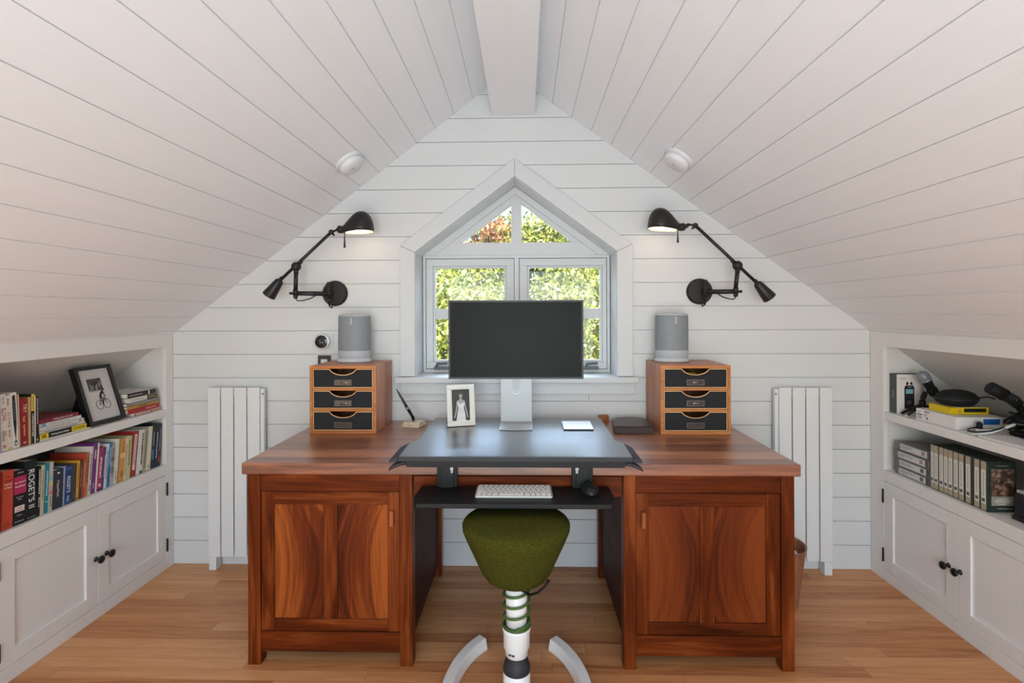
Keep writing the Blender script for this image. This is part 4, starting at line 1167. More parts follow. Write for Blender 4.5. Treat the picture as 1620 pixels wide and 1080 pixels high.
ZL = .5412
XB = -1.873
GL_ = 'books standing on the lower shelf'
LOW = [
 ('dark red book at the near end of the lower shelf, beside the thick orange-red manual', 1.7856, 1.8070, .219, .19, '8a2b22', 0, (), ()),
 ('thick orange-red style manual standing near the end of the lower shelf', 1.8077, 1.8485, .211, .17, 'c24a34', .006, (), (('across', 'The', '7a1c12', .009, .89), ('across', 'Chicago', '7a1c12', .0085, .83), ('across', 'Manual', 'f0d8cc', .0095, .765), ('across', 'of Style', 'f0d8cc', .009, .71), ('across', 'The', '7a1c12', .006, .125), ('across', 'University', '7a1c12', .006, .09), ('across', 'of Chicago', '7a1c12', .006, .055))),
 ('black writing handbook with a wide magenta band on its spine', 1.8490, 1.8976, .201, .17, '19171a', .006, ((.56, .88, 'b32a5c', .96), (.235, .34, 'e6d3cb', .78)), (('across', 'EDITION', 'd8d4d0', .0055, .945), ('across', "The Writer's", 'f0e4e6', .0085, .77), ('across', 'Handbook', 'f0e4e6', .0095, .70), ('across', 'foreword by', 'd8d4d0', .005, .50), ('across', 'Advice', 'd8d4d0', .005, .46), ('across', 'Articles', '8a4a40', .006, .30), ('across', 'Resources', '8a4a40', .006, .265), ('across', 'Edited by', 'd8d4d0', .005, .17), ('across', 'The Writer, Inc.', 'd8d4d0', .0055, .06))),
 ('tall black thesaurus with huge white letters down its spine', 1.8982, 1.9425, .225, .17, '16191d', 0, (), (('down', "ROGET'S II", 'eceae6', .0335, .52, 0, .95), ('across', 'The New Thesaurus', 'b8b4ae', .0042, .04))),
 ('thin black book with small white lettering beside the tall thesaurus', 1.9430, 1.9547, .191, .15, '1c1b1b', .008, (), (('bars', 'cfcac2', .45, .93, .45), ('bars', 'b8b2a8', .18, .38, .5))),
 ('cream paperback between the thin black book and the teal book', 1.9552, 1.9701, .191, .15, 'c9bb9b', .008, (), (('bars', '7b6f58', .3, .9, .3),)),
 ('teal paperback on the lower shelf', 1.9706, 1.9880, .192, .15, '1f7f8f', .010, (), (('bars', 'bfd9dc', .35, .85, .3), ('bars', 'e6efef', .22, .24, .4))),
 ('paperback with pale spine and pastel rainbow blocks', 1.9885, 2.0060, .193, .15, 'b9b4a6', .010, ((.62, .74, '8fb6bd'), (.52, .62, 'c9c07e'), (.42, .52, 'c99a8c'), (.34, .42, 'c77a86')), (('bars', '6c6a66', .1, .3, .3),)),
 ('dark slate-grey thick book with faint pale title, shorter than its neighbors', 2.0065, 2.0534, .154, .13, '2d2f3b', .006, (), (('bars', 'b9a9a4', .3, .72, .18), ('bars', 'e8e4dc', .88, .93, .2))),
 ('narrow pale blue book squeezed beside the blue thesaurus', 2.0539, 2.0606, .158, .13, '8d9fc0', .008, (), ()),
 ('dark blue paperback thesaurus with white title on a striped spine', 2.0611, 2.0900, .154, .13, '233a6c', .009, ((.02, .12, '2d4d86'), (.9, .96, '34558f')), (('down', "ROGET'S", 'eef0f2', .021, .52, 0, .8), ('bars', '9db2d6', .08, .22, .3))),
 ('charcoal grey hardback beside the dark blue thesaurus', 2.0904, 2.1139, .155, .14, '3a3b3a', .009, (), (('bars', '5a5b58', .1, .2, .3),)),
 ('yellow-orange paperback on the lower shelf', 2.1144, 2.1277, .163, .14, 'd29836', .011, ((.0, .08, 'a3661c'),), (('bars', '8a5a16', .3, .9, .3),)),
 ('thin dark brown book beside the yellow-orange paperback', 2.1282, 2.1419, .160, .14, '4d3a22', .011, (), (('bars', 'a88a50', .3, .8, .3),)),
 ('brick red paperback with black-topped pages', 2.1424, 2.1563, .184, .15, 'b0402c', .016, (), (('bars', 'd9b8a2', .25, .8, .25),)),
 ('tan and orange paperback next to the brick red one', 2.1568, 2.1713, .183, .15, 'b07548', .016, (), (('bars', '5a3418', .3, .9, .4),)),
 ('white paperback next to the purple book', 2.1718, 2.1874, .205, .16, 'cfc8bd', .020, (), (('bars', '4c4a48', .3, .85, .3), ('bars', '6c6a66', .08, .2, .4))),
 ('tall purple paperback on the lower shelf', 2.1879, 2.2100, .214, .16, '6e2f72', .020, (), (('bars', 'd9c6dc', .68, .86, .35), ('bars', 'c9aacd', .1, .2, .3))),
 ('narrow white book between the purple and magenta books', 2.2105, 2.2194, .212, .16, 'd9d4cb', .020, (), ()),
 ('magenta paperback with pale title and dark ends', 2.2199, 2.2461, .186, .15, 'a32a5a', .017, ((.0, .05, '2a2038'),), (('bars', 'e9b9c9', .3, .78, .42), ('bars', 'f0c8d2', .1, .17, .5))),
 ('narrow navy paperback beside the magenta one', 2.2466, 2.2557, .184, .15, '2a4580', .020, (), (('bars', 'b9c6de', .3, .8, .3),)),
 ('white paperback with grey title beside the bright blue book', 2.2562, 2.2717, .195, .15, 'd6d3cd', .022, (), (('bars', '5b5f66', .2, .85, .35),)),
 ('bright blue paperback on the lower shelf', 2.2722, 2.2885, .195, .15, '2478b4', .022, (), (('bars', '12405f', .1, .4, .35), ('bars', 'c9dceb', .5, .9, .2))),
 ('mottled grey and white paperback beside the bright blue one', 2.2898, 2.3111, .185, .16, 'b3ada2', .016, ((.3, .45, '8d8678'), (.6, .68, '7b766e')), (('bars', '5a564f', .2, .9, .3),)),
 ('white hardback with thick cream pages in the middle of the lower shelf', 2.3116, 2.3305, .203, .17, 'd8d4c8', .022, (), (('bars', '8a8478', .1, .3, .3),)),
 ('narrow tan book beside the orange paperback', 2.3310, 2.3415, .203, .17, 'a38b68', .018, (), ()),
 ('orange paperback with pale patches on the lower shelf', 2.3420, 2.3709, .196, .16, 'd09440', .020, ((.55, .66, 'e0c48e'),), (('bars', '7c4a1a', .1, .25, .3), ('bars', '9a5e22', .68, .92, .2))),
 ('white and red striped narrow paperback beside the orange one', 2.3714, 2.3835, .195, .16, 'd9cfc2', .018, ((.12, .85, 'a0503c', .3),), ()),
 ('pale green paperback on the lower shelf', 2.3840, 2.4107, .199, .16, 'c3c48a', .018, (), (('bars', '4f5a34', .3, .9, .25),)),
 ('dark red paperback with a white title strip', 2.4112, 2.4470, .212, .17, '9a2c28', .026, ((.14, .93, 'ded6ce', .45),), (('bars', '6b5a52', .25, .88, .16),)),
 ('white paperback beside the dark red one with white strip', 2.4475, 2.4686, .211, .17, 'ded9d0', .022, (), ()),
 ('white paperback with bold black title and green foot', 2.4691, 2.4893, .210, .17, 'dedad2', .021, ((.0, .07, '45664f'),), (('bars', '1f1f1f', .2, .92, .5),)),
 ('beige-grey paperback near the far end of the lower shelf', 2.4898, 2.5117, .217, .17, 'a8a091', .027, (), (('bars', '5c564c', .1, .9, .3),)),
 ('cream and straw-colored paperback near the far end of the lower shelf', 2.5122, 2.5435, .214, .17, 'd4cda0', .026, ((.02, .98, 'dcd6ca', .5),), (('bars', '5a5648', .05, .12, .2),)),
 ('near-black book with a blue glow, first of the three dark books', 2.5441, 2.5710, .222, .16, '15202e', .020, ((.2, .42, '3f6f9c', .5),), (('bars', '9fb3c4', .5, .8, .2),)),
 ('black narrow book in the middle of the three dark books', 2.5715, 2.5935, .218, .16, '1b1b22', .021, (), (('bars', 'b9bac4', .2, .8, .3),)),
 ('dark navy book with a small red mark against the end panel', 2.5940, 2.6130, .214, .16, '24243f', .019, ((.1, .22, 'a8343e', .6),), (('bars', '9a98ac', .35, .9, .3),)),
]
for lb, y0, y1, h, dp, col, ln, bn, tx in LOW:
    book('book', lb, y0, y1, h, dp, col, ZL, XB, -1, ln, GL_, bn, tx)

ZU = .8264
GU = 'books standing on the upper shelf'
UP = [
 ('white paperback at the near end of the upper shelf with a red title', 1.8115, 1.8324, .206, .15, 'dcd5cb', -.007, (), (('down', 'SLOW', 'b3263a', .0215, .64, 0, .8), ('down', 'CARL', '3a3f62', .0095, .30, .22), ('down', 'HONORÉ', '3a3f62', .0095, .27, -.22), ('bars', 'b04a6a', .05, .10, .5), ('bars', '8d8680', .82, .95, .2))),
 ('cream paperback with spaced dark letters beside the red-titled white one', 1.8329, 1.8507, .200, .15, 'd8cdbd', -.010, ((.0, .04, 'c9b85a'),), (('down', 'F L Y I N G', '55504c', .0135, .55, 0, .85), ('bars', 'b06a4c', .22, .36, .3), ('bars', '8d6a52', .82, .93, .3))),
 ('white hardback with a black fountain pen drawn down its spine', 1.8512, 1.8748, .205, .16, 'ddd7cf', -.010, (), (('bars', '8a8a8a', .5, .85, .1),)),
 ('narrow tan book leaning against the dark red hardback', 1.8752, 1.8806, .197, .15, 'b7a184', -.006, (), ()),
 ('dark red hardback with a cream title on the upper shelf', 1.8809, 1.9087, .178, .16, '8c2026', -.003, ((.0, 1.0, '30201f', .0),), (('down', 'TRY', 'ecc9a8', .020, .79, .1, .9), ('bars', 'd9a27a', .2, .45, .22), ('bars', 'e8b890', .05, .09, .4), ('bars', 'cf8f60', .5, .62, .3))),
 ('narrow tan paperback between the dark red and yellow-topped books', 1.9126, 1.9210, .179, .15, 'bf9a6c', -.001, (), ()),
 ('black paperback with a yellow top half and cream figures', 1.9214, 1.9349, .189, .15, '2a251f', 0, ((.66, 1.0, 'd9b93a'),), (('bars', '8a6a20', .7, .95, .25), ('bars', 'cfc4ae', .15, .6, .4))),
 ('narrow white book beside the black one that ends the standing row', 1.9353, 1.9404, .181, .15, 'd6d2c8', 0, (), ()),
 ('black paperback ending the standing row beside the flat pile', 1.9407, 1.9530, .178, .15, '1e1d1d', 0, (), (('bars', 'bdb6ab', .4, .95, .3), ('bars', 'bdb6ab', .03, .08, .4))),
]
penbook = None
for lb, y0, y1, h, dp, col, ln, bn, tx in UP:
    b = book('book', lb, y0, y1, h, dp, col, ZU, XB, -1, ln, GU, bn, tx)
    if 'fountain pen' in lb:
        m = MB()
        body = [(-.0055, .195), (.0045, .197), (.006, .16), (.0058, .09), (.0015, .040), (-.0005, .040), (-.0055, .09), (-.0065, .16)]
        m.prism(body, 'X', .0001, .0006)
        m.prism([(.0005 + .0055 * math.cos(a), .018 + .011 * math.sin(a)) for a in [k * math.pi / 6 for k in range(12)]], 'X', .0001, .0006)
        m.prism([(-.001, .04), (.001, .04), (.0012, .028), (-.0002, .028)], 'X', .0001, .0006)
        m.build('pen_drawing', paint('1d2126', .4), b, world=False)
        m = MB(); m.prism([(.0005 + .003 * math.cos(a), .017 + .006 * math.sin(a)) for a in [k * math.pi / 6 for k in range(12)]], 'X', .0006, .0008)
        m.build('pen_loop', paint('ddd7cf', .45), b, world=False)

def flat_book(label, y0, y1, z0, z1, depth, col, xs, s, group, yaw=0.0, bands=(), text=(), spine_front=True, pages=None):
    """book lying flat, spine towards the room"""
    t = thing('book', label, 'book', group=group)
    h = z1 - z0 - .0006; w = y1 - y0
    c = paint(col, .45, .4, var=.05); cv = min(.0022, h * .18)
    m = MB(); Dp = s * depth
    m.box(0, Dp, -w / 2, w / 2, 0, cv); m.box(0, Dp, -w / 2, w / 2, h - cv, h)
    m.box(0, s * cv, -w / 2, w / 2, cv, h - cv)
    m.build('cover', c, t, bevel=.0007, world=False)
    m = MB(); m.box(s * cv, Dp - s * .003, -w / 2 + .003, w / 2 - .003, cv, h - cv); m.build('pages', pages or PAPERW, t, world=False)
    e = -s * .00035
    for (f0, f1, bc, hf) in bands:
        m = MB(); m.box(e, 0, -w / 2 + f0 * w, -w / 2 + f1 * w, h * (.5 - hf / 2), h * (.5 + hf / 2)); m.build('spine_band', paint(bc, .45), t, world=False)
    for tx in text:
        if tx[0] == 'bars':
            _, bc, f0, f1, hf = tx
            rn = random.Random(int(z0 * 9000)); m = MB(); y = -w / 2 + f0 * w
            while y < -w / 2 + f1 * w:
                ln = rn.uniform(.003, .008); m.box(e * 2, e * 1.02, y, min(y + ln, -w / 2 + f1 * w), h * (.5 - hf / 2), h * (.5 + hf / 2)); y += ln + rn.uniform(.0012, .003)
            m.build('spine_lettering', paint(bc, .5), t, world=False)
        else:
            _, words, bc, size, f = tx
            letters('spine_title', words, size, paint(bc, .5), t, (e * 1.5, -w / 2 + f * w, h / 2), (0, -s, 0), (0, 0, 1), .0002, world=False)
    t.rotation_euler = (0, 0, yaw)
    t.location = (xs, (y0 + y1) / 2, z0)
    return t
G1 = 'flat pile beside the cyclist picture'
z = ZU
for lb, y0, y1, hh, col, bn, tx, dx in [
 ('white booklet at the bottom of the flat pile beside the cyclist picture', 1.958, 2.192, .0065, 'd9d3c8', (), (), .0),
 ('black guide book with yellow ends in the flat pile beside the cyclist picture', 1.957, 2.172, .0215, '1d1b1a', ((.0, .17, 'd9b918', .98), (.66, .995, 'e0c21c', .98)), (('down', 'Writing Non-Fiction', 'e6e2da', .0098, .41), ('down', 'DUMMIES', '3a3208', .0135, .83), ('bars', '5a4c0c', .04, .12, .5)), -.001),
 ('grey-white paperback lying above the black and yellow guide book', 1.957, 2.166, .0115, 'c9c4be', (), (('bars', '6a6874', .1, .8, .3),), -.003),
 ('white paperback with small red mark in the flat pile', 1.958, 2.162, .0135, 'd3cdc6', ((.88, .93, '7a4a5a', .5),), (('bars', '8a8894', .15, .7, .25),), -.004),
 ('pale paperback with a blue-grey end under the dark red book', 1.958, 2.150, .0135, 'd4d2ce', ((.06, .16, '6f8fb4', .9),), (('bars', '5a6478', .2, .7, .15),), -.006),
 ('dark red book on top of the flat pile', 1.957, 2.140, .0150, '7c2330', (), (('down', 'Writing About Your Life', 'e8ccc6', .0088, .6),), -.008)]:
    flat_book(lb, y0, y1, z + .0002, z + hh, .15, col, XB + dx, -1, G1, 0, bn, tx)
    z += hh
G2 = 'flat pile against the far end of the upper shelf'
z = ZU
for lb, y0, y1, hh, col, bn, tx, dx in [
 ('white book with faded red title at the bottom of the pile by the end panel', 2.440, 2.632, .0165, 'cfc4b8', ((.0, .62, 'a8605c', .8), (.62, .98, 'b89478', .8)), (('bars', 'e3cfc6', .05, .55, .35),), .0),
 ('bright red book in the pile by the end panel', 2.404, 2.612, .0205, 'ad2229', (), (('bars', 'dca09a', .55, .9, .3),), -.002),
 ('mustard yellow book in the pile by the end panel', 2.400, 2.611, .0150, 'b98a3e', (), (('bars', '7a5a28', .35, .6, .4),), -.004),
 ('grey book in the pile by the end panel', 2.400, 2.614, .0150, '80807c', (), (('bars', 'a8a69c', .2, .9, .4),), -.004),
 ('white book with a dark patterned end in the pile by the end panel', 2.418, 2.604, .0235, 'd4cec4', ((.62, .99, '3a3424', .9),), (('bars', 'b9a94e', .66, .95, .25), ('bars', '8a8680', .1, .5, .1)), -.006),
 ('black hardback with a white jacket top, uppermost of the pile by the end panel', 2.408, 2.594, .0240, '1f1c1c', ((.0, .62, '4a1f1c', .25), (.72, .77, 'e0dcd6', .8)), (('bars', 'b8b0a6', .05, .5, .18),), -.006)]:
    b = flat_book(lb, y0, y1, z + .0002, z + hh, .15, col, XB + dx, -1, G2, 0, bn, tx)
    z += hh
    if 'uppermost' in lb:
        m = MB(); m.box(-.150, -.0005, -.0925, .0925, hh - .0006, hh + .0004); m.build('white_jacket', paint('d8d3cc', .5), b, world=False)

# ------------------------------------------------------------------ cyclist picture
pf2 = thing('picture_frame', 'black framed picture of a cyclist leaning back on the upper book shelf', 'picture frame')
pw, phh, pd_ = .196, .262, .028
b_ = .0155
f = MB()
f.box(-pd_, 0, 0, pw, 0, b_); f.box(-pd_, 0, 0, pw, phh - b_, phh); f.box(-pd_, 0, 0, b_, b_, phh - b_); f.box(-pd_, 0, pw - b_, pw, b_, phh - b_)
f.build('frame', paint('171615', .4, .45), pf2, bevel=.0012, world=False)
f = MB(); f.box(-.0115, -.010, b_ - .002, pw - b_ + .002, b_ - .002, phh - b_ + .002); mb2 = f.build('mat_board', paint('c9c6c2', .7, .25, var=.02), pf2, world=False)
f = MB(); f.box(-pd_ - .002, -pd_, .004, pw - .004, .004, phh - .004); f.build('backing', BLACK, pf2, world=False)
f = MB(); f.prism([(-pd_ - .002, .175), (-pd_ - .002, .158), (-.125, -.032), (-.128, -.030)], 'Y', .03, .075) if False else f.prism([(-pd_ - .0022, .165), (-pd_ - .0022, .08), (-.116, .0285), (-.122, .0305)], 'Y', .022, .03)
f.build('easel_leg', BLACK, pf2, world=False)
INK = paint('2b2a2a', .6, .2, var=.15); INKG = paint('7c7a78', .6, .2, var=.2)
xa = -.0098
f = MB(); f.box(-.0100, xa, .052, .128, .148, .205); bgp = f.build('print', paint('4b4947', .6, .2, var=.4), pf2, world=False)
f = MB()
for (y, zz, ry, rz) in ((.064, .168, .0035, .014), (.074, .160, .004, .018), (.094, .158, .006, .014), (.100, .170, .004, .010), (.112, .176, .004, .013), (.121, .180, .003, .010), (.060, .150, .006, .006)):
    f.prism([(y + ry * math.cos(a), zz + rz * math.sin(a)) for a in [k * math.pi / 8 for k in range(16)]], 'X', xa + .00005, xa + .0003)
f.build('pale_blots', paint('8e8b87', .6, .2, var=.1), bgp, world=False)
f = MB()
for cy_ in (.086, .126):
    f.tube([(xa + .0004, cy_ + .0185 * math.cos(a), .083 + .0215 * math.sin(a)) for a in [k * math.pi / 14 for k in range(28)]], .0010, 6, closed=True)
for a_, c_ in (((.086, .083), (.098, .110)), ((.098, .110), (.122, .112)), ((.098, .110), (.106, .086)), ((.106, .086), (.122, .112)), ((.086, .083), (.106, .086)), ((.122, .112), (.126, .083)), ((.092, .114), (.103, .114)), ((.120, .118), (.129, .116))):
    f.tube([(xa + .0004, a_[0], a_[1]), (xa + .0004, c_[0], c_[1])], .0012, 6)
f.build('bicycle', INK, pf2, world=False)
f = MB()
f.prism([(.094, .116), (.103, .113), (.112, .130), (.124, .134), (.121, .146), (.110, .144), (.100, .130)], 'X', xa + .0003, xa + .0008)
f.prism([(.099, .118), (.106, .118), (.113, .106), (.108, .088), (.104, .088), (.108, .104)], 'X', xa + .0003, xa + .0008)
f.prism([(.119, .134), (.124, .132), (.126, .119), (.122, .118)], 'X', xa + .0003, xa + .0008)
f.prism([(.124 + .0055 * math.cos(a), .151 + .007 * math.sin(a)) for a in [k * math.pi / 6 for k in range(12)]], 'X', xa + .0003, xa + .0008)
f.build('rider', INK, pf2, world=False)
f = MB(); f.box(xa, xa + .0003, .044, .134, .213, .2136); f.box(xa, xa + .0003, .06, .12, .05, .0505); f.build('pencil_line', INKG, pf2, world=False)
pf2.rotation_euler = (0, R(-17), 0)
pf2.location = (-1.874, 2.1955, ZU + .0090)
# ------------------------------------------------------------------ equipment shelves
ZS = .8264
rb = thing('recorder_box', 'white and grey carton printed with a handheld audio recorder, against the end panel', 'box', (1.85, 2.56, ZS))
m = MB(); m.box(1.790, 1.906, 2.540, 2.588, ZS + .0002, 1.015); m.build('carton', paint('e2dcd8', .5, .35, var=.02), rb, bevel=.0015)
m = MB(); m.box(1.7892, 1.7899, 2.5405, 2.5878, ZS + .0006, 1.0148); m.box(1.790, 1.906, 2.5402, 2.588, 1.0151, 1.0157); m.build('dark_side', paint('4c524e', .5, .35), rb)
m = MB(); yf = 2.5398
m.prism([(1.826, .850), (1.872, .850), (1.872, .952), (1.866, .962), (1.832, .962), (1.826, .952)], 'Y', yf - .0006, yf)
m.prism([(1.832, .966), (1.838, .981), (1.846, .973), (1.842, .964)], 'Y', yf - .0006, yf); m.prism([(1.866, .966), (1.860, .981), (1.852, .973), (1.856, .964)], 'Y', yf - .0006, yf)
im = m.build('recorder_print', paint('1e1a22', .45), rb)
m = MB(); m.box(1.832, 1.866, yf - .0009, yf - .0006, .922, .944); m.build('display_print', paint('7fb4bd', .4), im)
m = MB()
for i in range(3):
    m.cyl((1.836 + .013 * i, yf - .0006, .908), (1.836 + .013 * i, yf - .0009, .908), .0035, n=10)
m.cyl((1.849, yf - .0006, .880), (1.849, yf - .0009, .880), .011, n=20); m.build('button_print', paint('4a4650', .45), im)
letters('maker_name', 'TASCAM', .0070, BLACK, rb, (1.816, yf - .0006, .995), (1, 0, 0), (0, 0, 1), .0002)
letters('maker_name', 'TASCAM', .0050, paint('d8d4d8', .5), rb, (1.849, yf - .0010, .954), (1, 0, 0), (0, 0, 1), .0002)
m = MB(); m.box(1.7888, 1.7892, 2.563, 2.566, .90, .935); m.build('side_lettering', paint('a8aca8', .5), rb)

mt = thing('mini_tripod', 'small black folding tripod with clip holding the ball-head microphone', 'tripod', (1.85, 2.47, ZS))
hub = Vector((1.843, 2.45, .892))
m = MB(); m.cyl(hub + Vector((0, 0, -.012)), hub + Vector((0, 0, .012)), .013); m.tube([hub + Vector((0, 0, .012)), hub + Vector((.004, 0, .028)), hub + Vector((.014, 0, .052))], [.008, .0115, .010], 12); m.build('hub', MATTE, mt)
for tip in ((1.803, 2.518, ZS + .0088), (1.774, 2.451, ZS + .0088), (1.925, 2.455, ZS + .0088)):
    t_ = Vector(tip); m = MB(); m.tube([hub + Vector((0, 0, -.006)), hub.lerp(t_, .55), t_], [.0085, .0075, .0058], 10); lg = m.build('leg', MATTE, mt)
    m = MB(); m.ball(t_ + (t_ - hub).normalized() * .002, .0062, 10); m.build('rubber_foot', paint('b8b6b2', .5) if tip[0] < 1.79 else MATTE, lg)
a0 = Vector((1.852, 2.452, 1.012)); a1 = Vector((1.900, 2.440, .924)); ad = (a1 - a0).normalized()
m = MB(); m.tube([a0 + ad * .056, a0 + ad * .060, a0 + ad * .088, a0 + ad * .092], [.019, .0215, .0205, .018], 20, cap=True); m.build('clip', MATTE, mt)
mc = thing('ball_microphone', 'handheld microphone with grey mesh ball head tilted in the tripod clip', 'microphone', tuple(a0.lerp(a1, .5)))
m = MB(); q = Vector((0, 0, 1)).rotation_difference(-ad).to_matrix().to_4x4(); m.T = Matrix.Translation(a0) @ q
m.lathe([(.0245, -.012), (.0265, -.006), (.0268, .004), (.0245, .016), (.0185, .025), (.010, .029), (.0001, .030)], 28, cap=False)
MESH = NT('mic_mesh'); vo = MESH.n('ShaderNodeTexVoronoi'); vo.inputs['Scale'].default_value = 500; MESH.l(MESH.coords((1, 1, 1)), vo.inputs['Vector'])
MESH.l(MESH.ramp(vo.outputs['Distance'], [(.2, srgb(74, 78, 84)), (.55, srgb(140, 144, 150))]), MESH.b.inputs['Base Color']); MESH.b.inputs['Metallic'].default_value = .3; MESH.b.inputs['Roughness'].default_value = .5
m.build('grille_ball', MESH.m, mc)
m = MB(); m.T = Matrix.Translation(a0) @ q; m.lathe([(.0262, -.0185), (.0268, -.0165), (.0268, -.0125), (.0250, -.0121)], 28); m.build('grille_band', paint('9a9da2', .35, .5, .6), mc)
m = MB(); m.tube([a0 + ad * .019, a0 + ad * .028, a0 + ad * .055], [.0245, .020, .0175], 20)
m.tube([a0 + ad * .0545, a0 + ad * .0925, a1, a1 + ad * .022], [.0172, .0155, .0125, .0118], 20); m.build('handle', MATTE, mc)

ct = thing('equipment_carton', 'flat white carton with blue sticker at the front of the upper equipment shelf', 'box', (1.88, 2.30, ZS))
m = MB(); m.box(1.786, 1.974, 2.194, 2.412, ZS + .0002, .8785); m.build('carton', paint('e0dcd8', .5, .35, var=.015), ct, bevel=.0012)
m = MB(); m.prism([(1.898, .848), (1.963, .848), (1.967, .871), (1.898, .871)], 'Y', 2.1933, 2.1939); m.build('blue_sticker', paint('1f62ac', .4), ct)
m = MB()
m.box(1.7854, 1.7859, 2.372, 2.408, .833, .873); lab = m.build('white_label', paint('f0eeea', .5), ct)
m = MB()
for zz, y0, y1, hh in ((.869, 2.378, 2.405, .0018), (.864, 2.384, 2.405, .0018), (.857, 2.374, 2.405, .005), (.849, 2.376, 2.405, .002), (.844, 2.374, 2.405, .002), (.839, 2.376, 2.405, .003)):
    m.box(1.7850, 1.7854, y0, y1, zz - hh, zz)
m.box(1.7850, 1.7854, 2.335, 2.362, .868, .872); m.box(1.7850, 1.7854, 2.345, 2.362, .858, .860); m.box(1.7850, 1.7854, 2.352, 2.362, .850, .853); m.box(1.7850, 1.7854, 2.343, 2.350, .838, .847)
m.build('label_print', paint('3a3836', .5), ct)
yb = thing('yellow_box', 'flat yellow box with a dark window strip lying on the white carton', 'box', (1.86, 2.29, .879))
m = MB(); m.box(1.811, 1.970, 2.250, 2.370, .8789, .9085); m.build('carton', paint('d9b90c', .4, .4), yb, bevel=.0015)
m = MB(); m.box(1.866, 1.958, 2.2492, 2.2499, .889, .9045); m.build('window_strip', paint('23211f', .3, .5, var=.3), yb)
m = MB(); m.box(1.842, 1.852, 2.2492, 2.2499, .887, .900); m.build('picture_stamp', paint('c08a58', .4, var=.3), yb)
m = MB(); m.box(1.830, 1.968, 2.2515, 2.368, .9087, .9095); m.build('lid_print', paint('b9b5ae', .45), yb)
hc = thing('headphone_case', 'black zipped shell case resting on the yellow box', 'case', (1.876, 2.30, .910))
m = MB(); m.lathe([(.35, .0002), (.78, .006), (.97, .022), (1.0, .030), (.97, .040), (.82, .054), (.55, .064), (.25, .068), (.0001, .069)], 40, (1.876, 2.300, .9097), .082, .064); m.build('shell', MATTE, hc)
m = MB(); m.tube([(1.876 + .0825 * math.cos(a), 2.300 + .0645 * math.sin(a), .9397) for a in [2 * math.pi * k / 48 for k in range(48)]], .0022, 8, closed=True); m.build('zip', paint('2c2c30', .4), hc)
m = MB(); m.tube([(1.956, 2.285, .944), (1.975, 2.26, .953), (1.992, 2.245, .945)], .003, 8); m.build('strap_loop', MATTE, hc)

# larger microphone on its own low stand
b0 = Vector((1.809, 2.066, 1.023)); b1 = Vector((1.904, 2.050, .966)); bd_ = (b1 - b0).normalized()
sm = thing('broadcast_microphone', 'large black cylinder microphone slanting above the dark cables', 'microphone', tuple(b0.lerp(b1, .5)))
m = MB(); m.tube([b0, b0 + bd_ * .003, b0 + bd_ * .060], [.0205, .0235, .0240], 28); m.build('windscreen', MATTE, sm)
m = MB(); m.tube([b0 + bd_ * .0605, b0 + bd_ * .064, b1 - bd_ * .012, b1, b1 + bd_ * .012], [.0225, .0215, .0205, .016, .0125], 28); m.build('body', paint('1d1d1e', .45), sm)
nrm = Vector((-.35, -.9, .25)); nrm = (nrm - bd_ * nrm.dot(bd_)).normalized(); upv = nrm.cross(bd_)
letters('maker_mark', 'dlx', .016, paint('7a7a7c', .5), sm, tuple(b0.lerp(b1, .68) + nrm * .0218), tuple(bd_), tuple(upv), .0002) if False else None
m = MB()
for f_, w_ in ((.56, .006), (.64, .010), (.73, .008), (.82, .006)):
    c_ = b0.lerp(b1, f_) + nrm * .0209
    m.tube([c_ - upv * w_, c_ + upv * w_ * .8], .0011, 6)
m.build('maker_mark', paint('6f6f72', .5), sm)
sd = thing('microphone_stand', 'short black stand and yoke carrying the large cylinder microphone', 'microphone stand', (1.93, 2.07, ZS))
m = MB(); m.lathe([(.052, .0002), (.054, .004), (.052, .012), (.02, .016), (.0001, .0165)], 32, (1.975, 2.085, ZS)); m.build('base', MATTE, sd)
m = MB(); m.tube([(1.975, 2.085, ZS + .016), (1.972, 2.085, .89), (1.945, 2.082, .935)], [.010, .010, .012], 14); m.build('post', MATTE, sd)
m = MB(); m.tube([(1.945, 2.082, .935), (1.918, 2.078, .945), tuple(b1 + Vector((-.01, .026, -.004)))], [.008, .007, .007], 10); m.ball((1.945, 2.082, .936), .015); m.build('yoke', MATTE, sd)
cb = MB()
rn = random.Random(11)
for k in range(7):
    cx, cy, cz = 1.990 + rn.uniform(-.015, .015), 2.080 + rn.uniform(-.015, .015), ZS + .022 + k * .0105
    rx_, ry_ = rn.uniform(.062, .082), rn.uniform(.055, .075)
    cb.tube([(cx + rx_ * math.cos(a), cy + ry_ * math.sin(a), cz + .006 * math.sin(3 * a + k)) for a in [2 * math.pi * j / 28 for j in range(28)]], .0042, 7, closed=True)
tag(cb.build('coiled_cable', MATTE), 'coil of black audio cable heaped around the microphone stand', 'cable')
m = MB(); m.tube([(1.96, 2.01, ZS + .009), (1.95, 1.96, ZS + .012), (1.93, 1.905, ZS + .010), (1.95, 1.86, ZS + .014), (1.97, 1.80, ZS + .010)], .0075, 10)
m.tube([(1.98, 2.0, ZS + .03), (1.985, 1.95, ZS + .075), (1.975, 1.90, ZS + .095), (1.97, 1.85, ZS + .07)], .009, 10); 
tag(m.build('thick_cable', MATTE), 'thick black cable trailing from the coil along the back of the shelf', 'cable')

